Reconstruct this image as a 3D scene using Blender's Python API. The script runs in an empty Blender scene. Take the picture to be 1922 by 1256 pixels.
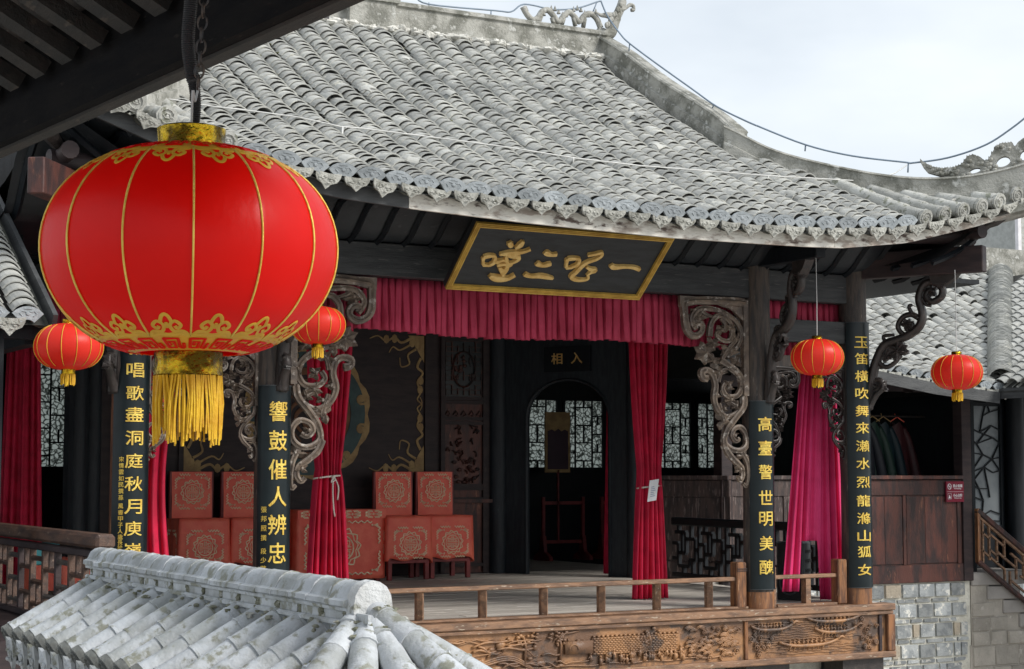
import bpy, bmesh, math, random
from mathutils import Vector, Matrix, noise
random.seed(7)
PI = math.pi
S = bpy.context.scene
COL = S.collection
# ------------------------------------------------------------------ camera
YAW, PIT, FPX = math.radians(29.2), math.radians(4.5), 3305.0
CAM = Vector((-4.49, -14.42, 1.35))
vR = Vector((math.cos(YAW), -math.sin(YAW), 0))
vH = Vector((math.sin(YAW), math.cos(YAW), 0))
vF = vH * math.cos(PIT) + Vector((0, 0, math.sin(PIT)))
vU = vR.cross(vF)
cd = bpy.data.cameras.new('camera'); cam = bpy.data.objects.new('camera', cd); COL.objects.link(cam)
cd.sensor_width = 36; cd.lens = FPX / 1922 * 36; cd.clip_end = 2000; cd.clip_start = .05
cam.matrix_world = Matrix(((vR.x, vU.x, -vF.x, CAM.x), (vR.y, vU.y, -vF.y, CAM.y), (vR.z, vU.z, -vF.z, CAM.z), (0, 0, 0, 1)))
S.camera = cam
# ------------------------------------------------------------------ sky and sun
W = bpy.data.worlds.new('World'); S.world = W; W.use_nodes = True
nt = W.node_tree; nt.nodes.clear()
out = nt.nodes.new('ShaderNodeOutputWorld'); bg = nt.nodes.new('ShaderNodeBackground')
sky = nt.nodes.new('ShaderNodeTexSky'); sky.sky_type = 'NISHITA'; sky.sun_disc = False
SUN_EL, SUN_AZ = math.radians(37), math.radians(143)
sky.sun_elevation = SUN_EL; sky.sun_rotation = SUN_AZ; sky.air_density = 1.0; sky.dust_density = 2.5
tcw = nt.nodes.new('ShaderNodeTexCoord'); mpw = nt.nodes.new('ShaderNodeMapping'); mpw.inputs['Scale'].default_value = (1, 1, 2.6)
nzw = nt.nodes.new('ShaderNodeTexNoise'); nzw.inputs['Scale'].default_value = 3.4; nzw.inputs['Detail'].default_value = 5; nzw.inputs['Roughness'].default_value = .48
rmw = nt.nodes.new('ShaderNodeMapRange'); rmw.inputs[1].default_value = .36; rmw.inputs[2].default_value = .66; rmw.inputs[3].default_value = .60; rmw.inputs[4].default_value = .97
mxw = nt.nodes.new('ShaderNodeMix'); mxw.data_type = 'RGBA'; mxw.inputs[7].default_value = (8.0, 8.5, 8.95, 1)
nt.links.new(tcw.outputs['Generated'], mpw.inputs[0]); nt.links.new(mpw.outputs[0], nzw.inputs['Vector']); nt.links.new(nzw.outputs[0], rmw.inputs[0])
nt.links.new(rmw.outputs[0], mxw.inputs[0]); nt.links.new(sky.outputs[0], mxw.inputs[6]); nt.links.new(mxw.outputs[2], bg.inputs[0])
bg.inputs[1].default_value = 0.061; nt.links.new(bg.outputs[0], out.inputs[0])
sd = bpy.data.lights.new('sun', 'SUN'); sd.energy = 1.5; sd.angle = math.radians(18); sd.color = (1, .965, .91)
sun = bpy.data.objects.new('sun', sd); COL.objects.link(sun); sun.location = (0, -10, 20)
sdir = Vector((math.sin(SUN_AZ) * math.cos(SUN_EL), math.cos(SUN_AZ) * math.cos(SUN_EL), math.sin(SUN_EL)))
sun.rotation_euler = sdir.to_track_quat('Z', 'Y').to_euler()
S.view_settings.view_transform = 'Standard'; S.view_settings.look = 'None'; S.view_settings.gamma = 1
S.view_settings.use_curve_mapping = False; S.view_settings.exposure = 1.06

# ------------------------------------------------------------------ helpers
def ray(px, py): return vF + vR * ((px - 961) / FPX) - vU * ((py - 628) / FPX)
def at(px, py, Y=None, X=None, Z=None):          # a point of the photograph on a real plane of the place
    r = ray(px, py)
    t = (Y - CAM.y) / r.y if Y is not None else (X - CAM.x) / r.x if X is not None else (Z - CAM.z) / r.z
    return CAM + r * t
def lerp(a, b, t): return a + (b - a) * t
def interp(x, tab):
    if x <= tab[0][0]: return tab[0][1]
    for (a, fa), (b, fb) in zip(tab, tab[1:]):
        if x <= b: return fa + (fb - fa) * (x - a) / (b - a)
    return tab[-1][1]
def smooth_path(pts, k=6):
    pts = [Vector(p) for p in pts]; n = len(pts); res = []
    for i in range(n - 1):
        p0, p1, p2, p3 = pts[max(i - 1, 0)], pts[i], pts[i + 1], pts[min(i + 2, n - 1)]
        for j in range(k):
            t = j / k
            res.append(.5 * ((2 * p1) + (p2 - p0) * t + (2 * p0 - 5 * p1 + 4 * p2 - p3) * t * t + (3 * p1 - p0 - 3 * p2 + p3) * t ** 3))
    res.append(pts[-1]); return res
class MB:
    def __init__(s): s.v = []; s.f = []; s.m = []; s.t = []
    def add(s, vs, fs, m=0, tone=.5):
        o = len(s.v); s.v += [tuple(v) for v in vs]
        for f in fs: s.f.append(tuple(o + i for i in f)); s.m.append(m); s.t.append(tone)
        return s
    def box(s, a, b, m=0, tone=.5, M=None):       # corners a, b
        (x0, y0, z0), (x1, y1, z1) = a, b
        vs = [Vector(p) for p in ((x0, y0, z0), (x1, y0, z0), (x1, y1, z0), (x0, y1, z0), (x0, y0, z1), (x1, y0, z1), (x1, y1, z1), (x0, y1, z1))]
        if M is not None: vs = [M @ v for v in vs]
        return s.add(vs, [(0, 3, 2, 1), (4, 5, 6, 7), (0, 1, 5, 4), (1, 2, 6, 5), (2, 3, 7, 6), (3, 0, 4, 7)], m, tone)
    def beam(s, p, q, w, h, m=0, up=(0, 0, 1), tone=.5):   # bar from p to q, w across, h along up
        p, q = Vector(p), Vector(q); d = (q - p).normalized(); up = Vector(up)
        x = d.cross(up)
        if x.length < 1e-4: x = d.cross(Vector((0, 1, 0)))
        x.normalize(); y = x.cross(d)
        vs = [c + x * (a * w / 2) + y * (b * h / 2) for c in (p, q) for a, b in ((-1, -1), (1, -1), (1, 1), (-1, 1))]
        return s.add(vs, [(0, 1, 2, 3), (7, 6, 5, 4), (0, 4, 5, 1), (1, 5, 6, 2), (2, 6, 7, 3), (3, 7, 4, 0)], m, tone)
    def tube(s, pts, r, n=6, m=0, flat=1., nrm=None, tone=.5, cap=True, flute=1.):
        pts = [Vector(p) for p in pts]; N = len(pts)
        ref = Vector(nrm) if nrm is not None else None
        last = None; rings = []
        for i, p in enumerate(pts):
            d = (pts[min(i + 1, N - 1)] - pts[max(i - 1, 0)])
            d = d.normalized() if d.length > 1e-9 else Vector((0, 0, 1))
            if ref is not None: a = ref - d * ref.dot(d)
            elif last is None: a = d.orthogonal()
            else: a = last - d * last.dot(d)
            if a.length < 1e-6: a = d.orthogonal()
            a.normalize(); last = a; b = d.cross(a)
            rr = r(i / max(N - 1, 1)) if callable(r) else r[i] if isinstance(r, (list, tuple)) else r
            fl = lambda k: flute if k % 2 else 1.
            rings.append([p + a * (rr * fl(k) * flat * math.cos(2 * PI * k / n)) + b * (rr * fl(k) * math.sin(2 * PI * k / n)) for k in range(n)])
        vs = [v for g in rings for v in g]
        fs = [(i * n + k, i * n + (k + 1) % n, (i + 1) * n + (k + 1) % n, (i + 1) * n + k) for i in range(N - 1) for k in range(n)]
        if cap: fs += [tuple(reversed(range(n))), tuple((N - 1) * n + k for k in range(n))]
        return s.add(vs, fs, m, tone)
    def lathe(s, prof, n=24, c=(0, 0, 0), m=0, a0=0, a1=2 * PI, tone=.5):
        full = abs(a1 - a0 - 2 * PI) < 1e-6; cols = n if full else n + 1; c = Vector(c)
        vs = [c + Vector((r * math.cos(a0 + (a1 - a0) * k / n), r * math.sin(a0 + (a1 - a0) * k / n), z)) for r, z in prof for k in range(cols)]
        fs = [(i * cols + k, i * cols + (k + 1) % cols, (i + 1) * cols + (k + 1) % cols, (i + 1) * cols + k) for i in range(len(prof) - 1) for k in range(n)]
        return s.add(vs, fs, m, tone)
    def prism(s, pts, fn, d0, d1, m=0, tone=.5):  # outline pts (u,v) swept from depth d0 to d1 through fn(u,v,d)
        n = len(pts)
        vs = [fn(u, v, d0) for u, v in pts] + [fn(u, v, d1) for u, v in pts]
        fs = [tuple(range(n)), tuple(reversed(range(n, 2 * n)))] + [(i, n + i, n + (i + 1) % n, (i + 1) % n) for i in range(n)]
        return s.add(vs, fs, m, tone)
    def grid(s, fn, nu, nv, m=0, tone=.5):
        vs = [fn(i / nu, j / nv) for j in range(nv + 1) for i in range(nu + 1)]
        w = nu + 1
        return s.add(vs, [(j * w + i, j * w + i + 1, (j + 1) * w + i + 1, (j + 1) * w + i) for j in range(nv) for i in range(nu)], m, tone)
    def lump(s, c, r, rr, n=9, m=0):
        k = len(s.v); s.blob(c, r, m, n); c = Vector(c)
        for i in range(k, len(s.v)): s.v[i] = tuple(c + (Vector(s.v[i]) - c) * rr.uniform(.62, 1.25))
        return s
    def blob(s, c, r, m=0, n=6, tone=.5):
        c = Vector(c); r = r if isinstance(r, (tuple, list)) else (r, r, r)
        vs = [c + Vector((0, 0, r[2]))] + [c + Vector((r[0] * math.sin(PI * j / 4) * math.cos(2 * PI * k / n), r[1] * math.sin(PI * j / 4) * math.sin(2 * PI * k / n), r[2] * math.cos(PI * j / 4))) for j in (1, 2, 3) for k in range(n)] + [c - Vector((0, 0, r[2]))]
        fs = [(0, 1 + k, 1 + (k + 1) % n) for k in range(n)]
        for j in range(2): fs += [(1 + j * n + k, 1 + (j + 1) * n + k, 1 + (j + 1) * n + (k + 1) % n, 1 + j * n + (k + 1) % n) for k in range(n)]
        fs += [(1 + 3 * n, 1 + 2 * n + (k + 1) % n, 1 + 2 * n + k) for k in range(n)]
        return s.add(vs, fs, m, tone)
    def mesh(s, name, mats, sm=False):
        me = bpy.data.meshes.new(name); me.from_pydata(s.v, [], s.f)
        for m in (mats if isinstance(mats, (list, tuple)) else [mats]): me.materials.append(m)
        me.polygons.foreach_set('material_index', s.m)
        a = me.attributes.new('tone', 'FLOAT', 'FACE'); a.data.foreach_set('value', s.t)
        if sm: me.polygons.foreach_set('use_smooth', [True] * len(s.f))
        me.update(); return me
    def build(s, name, mats, parent=None, sm=False, **kw):
        return link(name, s.mesh(name, mats, sm), parent, **kw)
def link(name, me, parent=None, loc=None, kind=None, label=None, bevel=0):
    o = bpy.data.objects.new(name, me); COL.objects.link(o)
    if parent is not None:
        o.parent = parent
        if loc is None: o.matrix_parent_inverse = WM(parent).inverted()
    if loc is not None: o.location = loc
    if kind: o['kind'] = kind
    if label: o['label'] = label
    if bevel:
        b = o.modifiers.new('bevel', 'BEVEL'); b.width = bevel; b.segments = 1; b.limit_method = 'ANGLE'
    return o
def WM(o):
    m = o.matrix_basis.copy()
    return m if o.parent is None else WM(o.parent) @ o.matrix_parent_inverse @ m
def auto_smooth(o, deg=40):
    me = o.data
    me.polygons.foreach_set('use_smooth', [True] * len(me.polygons))
    me.set_sharp_from_angle(angle=math.radians(deg)); return o
def thing(name, loc, label, cat, group=None, rz=0):
    o = bpy.data.objects.new(name, None); COL.objects.link(o); o.location = loc; o.rotation_euler = (0, 0, rz)
    o.empty_display_size = .1; o['label'] = label; o['category'] = cat
    if group: o['group'] = group
    return o
def tag(o, label, cat, group=None):
    o['label'] = label; o['category'] = cat
    if group: o['group'] = group
    return o
def kids(o): return [c for c in bpy.data.objects if c.parent == o]
def dup(o, loc=None, rz=None, label=None, parent=None):
    c = o.copy(); COL.objects.link(c)
    if parent is not None: c.parent = parent
    if loc is not None: c.location = loc
    if rz is not None: c.rotation_euler = (0, 0, rz)
    if label: c['label'] = label
    for k in kids(o): dup(k, parent=c)
    return c

# ------------------------------------------------------------------ materials
def mat(name, c1, c2=None, c3=None, rough=.7, scale=4, st=(1, 1, 1), lo=.35, hi=.65, bump=.15, bs=None, s3=12, t3=.62, w3=.08,
        metal=0, tone=0, rnd=0, sheen=0, coat=0, spec=.5, trans=0):
    m = bpy.data.materials.new(name); m.use_nodes = True; t = m.node_tree; N = t.nodes; L = t.links
    b = N['Principled BSDF']; b.inputs['Roughness'].default_value = rough; b.inputs['Metallic'].default_value = metal
    b.inputs['Specular IOR Level'].default_value = spec
    if sheen: b.inputs['Sheen Weight'].default_value = sheen; b.inputs['Sheen Roughness'].default_value = .4; b.inputs['Sheen Tint'].default_value = (*c1, 1)
    if coat: b.inputs['Coat Weight'].default_value = coat; b.inputs['Coat Roughness'].default_value = .15
    tc = N.new('ShaderNodeTexCoord'); mp = N.new('ShaderNodeMapping'); mp.inputs['Scale'].default_value = st
    L.new(tc.outputs['Object'], mp.inputs['Vector'])
    oi = N.new('ShaderNodeObjectInfo')
    if rnd:
        cx = N.new('ShaderNodeVectorMath'); cx.operation = 'SCALE'; cx.inputs[0].default_value = (31, 17, 23)
        L.new(oi.outputs['Random'], cx.inputs['Scale']); L.new(cx.outputs[0], mp.inputs['Location'])
    def nz(sc, det=5):
        n = N.new('ShaderNodeTexNoise'); n.inputs['Scale'].default_value = sc; n.inputs['Detail'].default_value = det; n.inputs['Roughness'].default_value = .6
        L.new(mp.outputs[0], n.inputs['Vector']); return n
    def rng(src, a, bb, c=0., d=1.):
        r = N.new('ShaderNodeMapRange'); r.interpolation_type = 'SMOOTHSTEP'
        for i, v in zip((1, 2, 3, 4), (a, bb, c, d)): r.inputs[i].default_value = v
        L.new(src, r.inputs[0]); return r.outputs[0]
    def mix(f, a, bb):
        x = N.new('ShaderNodeMix'); x.data_type = 'RGBA'
        if isinstance(f, float): x.inputs[0].default_value = f
        else: L.new(f, x.inputs[0])
        for i, v in ((6, a), (7, bb)):
            if isinstance(v, tuple): x.inputs[i].default_value = (*v[:3], 1)
            else: L.new(v, x.inputs[i])
        return x.outputs[2]
    n1 = nz(scale); col = mix(rng(n1.outputs[0], lo, hi), c1, c2 or tuple(x * .8 for x in c1))
    if c3: col = mix(rng(nz(s3, 6).outputs[0], t3, t3 + w3), col, c3)
    if tone or rnd:
        src = oi.outputs['Random']
        if tone: at_ = N.new('ShaderNodeAttribute'); at_.attribute_name = 'tone'; src = at_.outputs['Fac']
        if tone and rnd:
            ad = N.new('ShaderNodeMath'); ad.operation = 'MULTIPLY_ADD'; L.new(oi.outputs['Random'], ad.inputs[0]); ad.inputs[1].default_value = 1; L.new(at_.outputs['Fac'], ad.inputs[2])
            sb = N.new('ShaderNodeMath'); sb.operation = 'SUBTRACT'; L.new(ad.outputs[0], sb.inputs[0]); sb.inputs[1].default_value = .5; src = sb.outputs[0]
        k = max(tone, rnd); mr = N.new('ShaderNodeMapRange'); L.new(src, mr.inputs[0]); mr.inputs[3].default_value = 1 - k; mr.inputs[4].default_value = 1 + k
        vm = N.new('ShaderNodeVectorMath'); vm.operation = 'SCALE'; L.new(col, vm.inputs[0]); L.new(mr.outputs[0], vm.inputs['Scale']); col = vm.outputs[0]
    L.new(col, b.inputs['Base Color'])
    if bump:
        bp = N.new('ShaderNodeBump'); bp.inputs['Strength'].default_value = bump; bp.inputs['Distance'].default_value = .02
        L.new(nz(bs or scale * 5, 6).outputs[0], bp.inputs['Height']); L.new(bp.outputs[0], b.inputs['Normal'])
    if trans:
        tr = N.new('ShaderNodeBsdfTranslucent'); L.new(col, tr.inputs[0]); ms = N.new('ShaderNodeMixShader'); ms.inputs[0].default_value = trans
        L.new(b.outputs[0], ms.inputs[1]); L.new(tr.outputs[0], ms.inputs[2]); L.new(ms.outputs[0], N['Material Output'].inputs[0])
    m['mix'] = 1
    return m
TILE = mat('weathered_tile', (.46, .46, .43), (.33, .335, .32), (.56, .555, .50), rough=.88, scale=5, rnd=.17, bump=.35, bs=60, s3=9, t3=.6)
TILE_R = mat('weathered_tile_joined', (.46, .46, .43), (.33, .335, .32), (.56, .555, .50), rough=.88, scale=2.2, tone=.17, bump=.35, bs=60, s3=9, t3=.6)
TILE_C = mat('dark_channel_tile', (.13, .13, .11), (.07, .072, .055), rough=.9, scale=5, tone=.3, bump=.4, bs=50)  # channel tiles, much darker than the cover tiles
TILE_END = mat('blue_grey_end_tile', (.34, .37, .39), (.24, .265, .28), rough=.7, scale=14, bump=.4, bs=50, rnd=.15, tone=.2)
TILE_OLD = mat('mossy_roll_tile', (.47, .47, .44), (.36, .36, .33), (.22, .225, .18), rough=.8, scale=6, tone=.2, rnd=.12, bump=.5, bs=50, s3=13, t3=.56, w3=.06)
TILE_DRIP = mat('pale_drip_tile', (.50, .50, .46), (.30, .30, .27), (.16, .16, .13), rough=.85, scale=14, rnd=.15, bump=.6, bs=60, s3=20, t3=.6)
TILE_BIG = mat('pale_glazed_roll_tile', (.52, .55, .58), (.36, .38, .38), (.24, .245, .20), rough=.5, scale=7, lo=.38, hi=.62, rnd=.13, bump=.4, bs=45, s3=13, t3=.54, w3=.10)
PLASTER = mat('old_lime_plaster', (.40, .395, .36), (.18, .18, .155), (.50, .50, .47), rough=.9, scale=4.5, lo=.38, hi=.6, bump=.8, bs=40, s3=9, t3=.55, w3=.12)
MORTAR = mat('white_mortar', (.72, .71, .66), (.48, .47, .43), rough=.95, scale=8, bump=.8, bs=50)
DECK = mat('dark_roof_board', (.05, .05, .045), rough=.9)
WOOD_D = mat('dark_wood', (.050, .034, .034), (.030, .022, .024), rough=.55, spec=.35, scale=3, st=(1, 1, 4), bump=.2)
WOOD_B = mat('black_lacquered_wood', (.009, .012, .016), (.005, .007, .010), (.035, .045, .05), rough=.5, spec=.3, scale=4, st=(6, 6, 1), bump=.15, s3=9, t3=.66)
WOOD_BEAM = mat('grey_black_beam', (.045, .048, .05), (.02, .022, .025), (.09, .09, .088), rough=.6, scale=2, st=(1, 4, 10), bump=.35, bs=12, s3=5, t3=.6)
WOOD_POST = mat('weathered_post', (.085, .065, .052), (.03, .027, .027), (.17, .15, .13), rough=.65, scale=5, st=(5, 5, .7), bump=.4, bs=20, s3=9, t3=.62)
WOOD_RED = mat('worn_red_brown_post', (.22, .085, .04), (.07, .03, .022), (.30, .16, .09), rough=.55, scale=4, st=(5, 5, .6), bump=.35, bs=20, s3=7, t3=.58)
WOOD_WARM = mat('warm_brown_rail', (.29, .16, .09), (.14, .08, .05), (.44, .36, .27), rough=.55, scale=4, st=(1.2, 5, 5), bump=.3, bs=24, s3=9, t3=.6)
WOOD_WARMV = mat('warm_brown_post', (.30, .13, .05), (.10, .045, .025), (.40, .25, .15), rough=.5, scale=4, st=(6, 6, .8), bump=.3, bs=24, s3=9, t3=.6)
WOOD_RELIEF = mat('carved_amber_wood', (.37, .19, .085), (.15, .08, .045), (.09, .06, .045), rough=.42, scale=2.6, bump=.4, bs=35, s3=4.5, t3=.52, w3=.12, lo=.4, hi=.6)
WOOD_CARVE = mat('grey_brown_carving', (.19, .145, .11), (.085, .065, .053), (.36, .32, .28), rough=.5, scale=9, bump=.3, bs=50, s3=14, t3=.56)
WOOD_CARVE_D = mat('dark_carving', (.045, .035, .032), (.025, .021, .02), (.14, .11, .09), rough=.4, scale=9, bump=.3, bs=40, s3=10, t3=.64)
WOOD_PANEL = mat('red_brown_panel', (.10, .034, .025), (.032, .018, .018), (.21, .085, .05), rough=.5, scale=2.6, st=(3, 3, .8), lo=.38, hi=.62, rnd=.32, bump=.35, bs=20, s3=5, t3=.6, w3=.12)
WOOD_PANELG = mat('greyed_red_panel', (.085, .055, .048), (.035, .026, .026), (.17, .13, .12), rough=.6, scale=5, st=(4, 4, .7), bump=.35, bs=22, s3=7, t3=.56)
FASCIA = mat('peeling_white_fascia', (.80, .77, .70), (.42, .36, .31), (.13, .095, .08), rough=.75, scale=3.0, st=(1.4, 1, 4), lo=.50, hi=.64, bump=.4, bs=18, s3=3.5, t3=.55, w3=.1)
FASCIA_D = mat('dark_fascia', (.075, .078, .08), (.045, .047, .05), (.3, .3, .3), rough=.6, scale=2.4, st=(1.2, 1, 5), bump=.3, s3=8, t3=.7)
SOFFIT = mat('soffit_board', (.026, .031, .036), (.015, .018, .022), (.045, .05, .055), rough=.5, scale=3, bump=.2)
FLOORM = mat('worn_stage_board', (.54, .50, .45), (.38, .345, .305), (.62, .59, .55), rough=.7, scale=2.5, st=(.8, 6, 1), bump=.25, bs=20, tone=0, rnd=.12, s3=5, t3=.58)
CURT = mat('crimson_velvet', (.60, .008, .055), (.42, .005, .035), rough=.75, scale=6, bump=.1, bs=90, sheen=.5)
CURT_P = mat('faded_rose_curtain', (.70, .035, .17), (.52, .016, .10), rough=.7, scale=2, bump=.1, bs=80, sheen=.6)
VAL = mat('wine_red_valance', (.44, .035, .085), (.32, .018, .05), rough=.8, scale=3, bump=.12, bs=80, sheen=.5)
REDCLOTH = mat('orange_red_satin', (.96, .20, .125), (.88, .13, .085), rough=.5, scale=5, bump=.25, bs=22, sheen=.3)
GOLDTHREAD = mat('gold_thread', (.97, .86, .62), (.93, .76, .48), rough=.4, scale=30, bump=.1)
REDWOOD = mat('red_painted_wood', (.26, .035, .035), (.17, .022, .022), rough=.45, scale=6, bump=.1)
WOOD_IN = mat('brightened_inner_wood', (.030, .038, .045), (.020, .025, .032), (.07, .09, .10), rough=.5, spec=.35, scale=4, st=(6, 6, 1), bump=.15, s3=9, t3=.66)  # black wood with its colour lightened to offset the low light inside
WOOD_EB = mat('matte_black_board', (.012, .011, .011), (.007, .007, .008), (.03, .025, .022), rough=.95, spec=.08, scale=4, st=(4, .8, 4), bump=.2)  # near-black board colour, almost without shine
BRICK_T = mat('tan_brick', (.50, .43, .33), (.38, .33, .26), (.6, .57, .5), rough=.85, scale=5, bump=.6, bs=35, s3=14, t3=.6)
BLACKBOARD = mat('black_lacquer_board', (.004, .009, .011), (.007, .014, .017), rough=.32, scale=5, bump=.05, bs=14, spec=.35)
SIGNBOARD = mat('slate_black_sign', (.022, .026, .03), (.013, .015, .018), rough=.5, scale=5, st=(1, 3, 6), bump=.12)
GOLD = mat('gold_leaf', (.80, .60, .12), (.66, .43, .07), rough=.42, scale=16, bump=.35, bs=60, metal=.35)
GOLD_SIGN = mat('dull_gold_carving', (.78, .54, .20), (.62, .38, .11), rough=.45, scale=14, bump=.35, bs=40, metal=.2)
GOLD_FRAME = mat('ochre_gilt_frame', (.62, .40, .08), (.44, .26, .045), rough=.5, scale=7, bump=.2, bs=40, metal=.1)
GOLD_PAINT = mat('faded_gold_paint', (.46, .31, .13), (.32, .20, .085), rough=.6, scale=8, bump=.05)
TEAL_PAINT = mat('teal_paint', (.06, .11, .11), (.04, .075, .08), rough=.6, scale=6, bump=.05)
ORANGE_PAINT = mat('dull_orange_paint', (.22, .09, .035), (.14, .06, .03), rough=.6, scale=6, bump=.05)
def lantern_mat(name, c1, c2, tr):
    return mat(name, c1, c2, rough=.36, scale=1.2, bump=.22, bs=5, trans=tr, spec=.30)
LRED = lantern_mat('lantern_satin', (.93, .008, .003), (.82, .005, .002), .40)
LRED_S = lantern_mat('small_lantern_satin', (.86, .05, .03), (.80, .035, .02), .35)
LGOLD = mat('lantern_gold_print', (.82, .52, .05), (.70, .40, .04), rough=.45, scale=10, bump=.1, trans=.3)
FOIL = mat('crinkled_gold_foil', (.75, .50, .03), (.10, .065, .008), rough=.16, scale=14, lo=.42, hi=.58, bump=1.0, bs=22, metal=1)  # dark patches put the metal's dark reflections into its colour
TASSEL = mat('yellow_silk_fringe', (.86, .55, .02), (.70, .38, .012), rough=.55, scale=20, bump=.2, trans=.15)
STRINGM = mat('pale_string', (.5, .5, .5), rough=.6, bump=0)
WIREB = mat('blue_grey_cable', (.20, .26, .33), rough=.5, bump=0)
WIREW = mat('white_cable', (.62, .62, .60), rough=.5, bump=0)
IRON = mat('dark_iron', (.05, .05, .055), (.10, .075, .06), rough=.5, metal=.6, scale=30, bump=.2)
ROPE = mat('white_rope', (.72, .68, .62), (.55, .50, .45), rough=.8, scale=60, bump=.6, bs=120)
PAPER = mat('white_paper', (.75, .77, .80), rough=.7, bump=.05)
INK = mat('blue_ink', (.25, .32, .45), rough=.8, bump=0)
SPK = mat('grey_plastic', (.055, .065, .07), (.045, .052, .056), rough=.5, scale=40, bump=.2)
SPK_D = mat('black_grille', (.015, .016, .018), rough=.6, scale=90, bump=.6)
MAROON = mat('maroon_sign', (.20, .008, .03), rough=.4, bump=0)
WHITEP = mat('white_print', (.8, .78, .8), rough=.5, bump=0)
BRICKM = mat('grey_brick', (.42, .44, .44), (.28, .30, .31), (.66, .65, .60), rough=.85, scale=6, lo=.4, hi=.6, rnd=.34, bump=.7, bs=35, s3=9, t3=.56, w3=.06)
BRICKJ = mat('brick_mortar', (.74, .72, .63), (.60, .58, .50), rough=.95, scale=9, bump=.8, bs=40)
STONE = mat('tan_stone_block', (.46, .42, .365), (.36, .33, .285), (.54, .50, .45), rough=.9, scale=3, rnd=.14, bump=.8, bs=26, s3=9, t3=.6)
STEPM = mat('smooth_stone_step', (.38, .355, .33), (.30, .28, .26), rough=.8, scale=3, bump=.2)
GROUNDM = mat('courtyard_paving', (.42, .40, .37), (.32, .31, .29), rough=.9, scale=1.5, bump=.4)
PANEW = mat('leaf_print_glass', (.97, .98, .95), (.66, .68, .64), (.22, .22, .2), rough=.5, scale=26, bump=.0, trans=.8, s3=34, t3=.49, w3=.03)
def leafglass():
    m = bpy.data.materials.new('vine_print_glass'); m.use_nodes = True; t = m.node_tree; N = t.nodes; L = t.links
    tc = N.new('ShaderNodeTexCoord'); nz = N.new('ShaderNodeTexNoise'); nz.inputs['Scale'].default_value = 9; L.new(tc.outputs['Object'], nz.inputs['Vector'])
    ad = N.new('ShaderNodeVectorMath'); ad.operation = 'MULTIPLY_ADD'; ad.inputs[1].default_value = (.09, .09, .09); L.new(nz.outputs['Color'], ad.inputs[0]); L.new(tc.outputs['Object'], ad.inputs[2])
    vo = N.new('ShaderNodeTexVoronoi'); vo.feature = 'DISTANCE_TO_EDGE'; vo.inputs['Scale'].default_value = 15; L.new(ad.outputs[0], vo.inputs['Vector'])
    mr = N.new('ShaderNodeMapRange'); mr.inputs[1].default_value = .03; mr.inputs[2].default_value = .12; L.new(vo.outputs['Distance'], mr.inputs[0])
    mx = N.new('ShaderNodeMix'); mx.data_type = 'RGBA'; mx.inputs[6].default_value = (.10, .11, .10, 1); mx.inputs[7].default_value = (.66, .69, .66, 1); L.new(mr.outputs[0], mx.inputs[0])
    tr = N.new('ShaderNodeBsdfTranslucent'); L.new(mx.outputs[2], tr.inputs[0]); b = N['Principled BSDF']; b.inputs['Roughness'].default_value = .4; L.new(mx.outputs[2], b.inputs['Base Color'])
    ms = N.new('ShaderNodeMixShader'); ms.inputs[0].default_value = .9; L.new(b.outputs[0], ms.inputs[1]); L.new(tr.outputs[0], ms.inputs[2]); L.new(ms.outputs[0], N['Material Output'].inputs[0]); return m
PANEW = leafglass()
PANED = mat('dim_pane', (.30, .33, .35), (.22, .25, .27), rough=.3, scale=3, bump=0, trans=.3)
TEALBOX = mat('teal_box', (.01, .14, .16), rough=.6)
ROBES = [mat('robe_navy', (.008, .012, .02), (.018, .018, .025), rough=.6, scale=14), mat('robe_green', (.010, .040, .027), (.007, .028, .02), rough=.6, scale=3),
         mat('robe_teal', (.006, .024, .032), (.005, .017, .025), rough=.6, scale=3), mat('robe_maroon', (.05, .007, .010), (.03, .005, .008), (.15, .05, .03), rough=.6, scale=4, s3=20, t3=.66)]

# ================================================================== SETTING: ground
g = MB(); g.add([(-90, -90, -3.2), (120, -90, -3.2), (120, 140, -3.2), (-90, 140, -3.2)], [(0, 1, 2, 3)])
g.build('courtyard_ground', GROUNDM, kind='structure')

# ================================================================== THEATRE STAGE
theatre = thing('theatre_stage', (3.8, 0, 0), 'open old wooden theatre stage with carved columns under a curved grey tile roof', 'theatre')
CXS = [-.10, 1.17, 6.42, 7.69]
EAVE = [(-1.4, 4.5), (-1.1, 4.33), (-.7, 4.12), (0, 3.88), (.61, 3.77), (1.11, 3.72), (1.68, 3.69), (2.88, 3.65), (4.18, 3.62), (5.11, 3.61), (5.72, 3.625), (6.4, 3.66), (7.01, 3.72), (7.7, 3.86), (8.2, 3.99), (8.58, 4.12), (8.9, 4.27)]
FBOT = [(-1.3, 4.22), (-.98, 4.06), (-.4, 3.86), (.3, 3.67), (1.16, 3.55), (1.73, 3.515), (2.9, 3.47), (4.4, 3.44), (5.8, 3.455), (6.3, 3.47), (7.1, 3.57), (8.0, 3.79), (8.68, 4.0), (8.95, 4.1)]
def lift(x): return (interp(x - .15, EAVE) + interp(x, EAVE) + interp(x + .15, EAVE)) / 3 - 3.5
PROF = [(-1.7, 3.45), (-1.6, 3.5), (-.5, 4.1), (.47, 4.66), (1.34, 5.15), (2.4, 5.77), (3.2, 6.32)]
def roofz(x, y):
    y_ = y if y <= 3.2 else 6.4 - y
    k = max(0., 1 - (y_ + 1.6) / 2.2) ** 1.5 if y_ > -1.6 else 1
    return (interp(y_ - .1, PROF) + interp(y_, PROF) + interp(y_ + .1, PROF)) / 3 + lift(x) * k
EY = -1.62
roof = MB()
def hipx(y): return (max(.98, .58 - (-y + .0) * 0 if False else 0), 0)
def xr(y): return 6.7 if y > .4 else 6.7 + (.4 - y)
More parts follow.
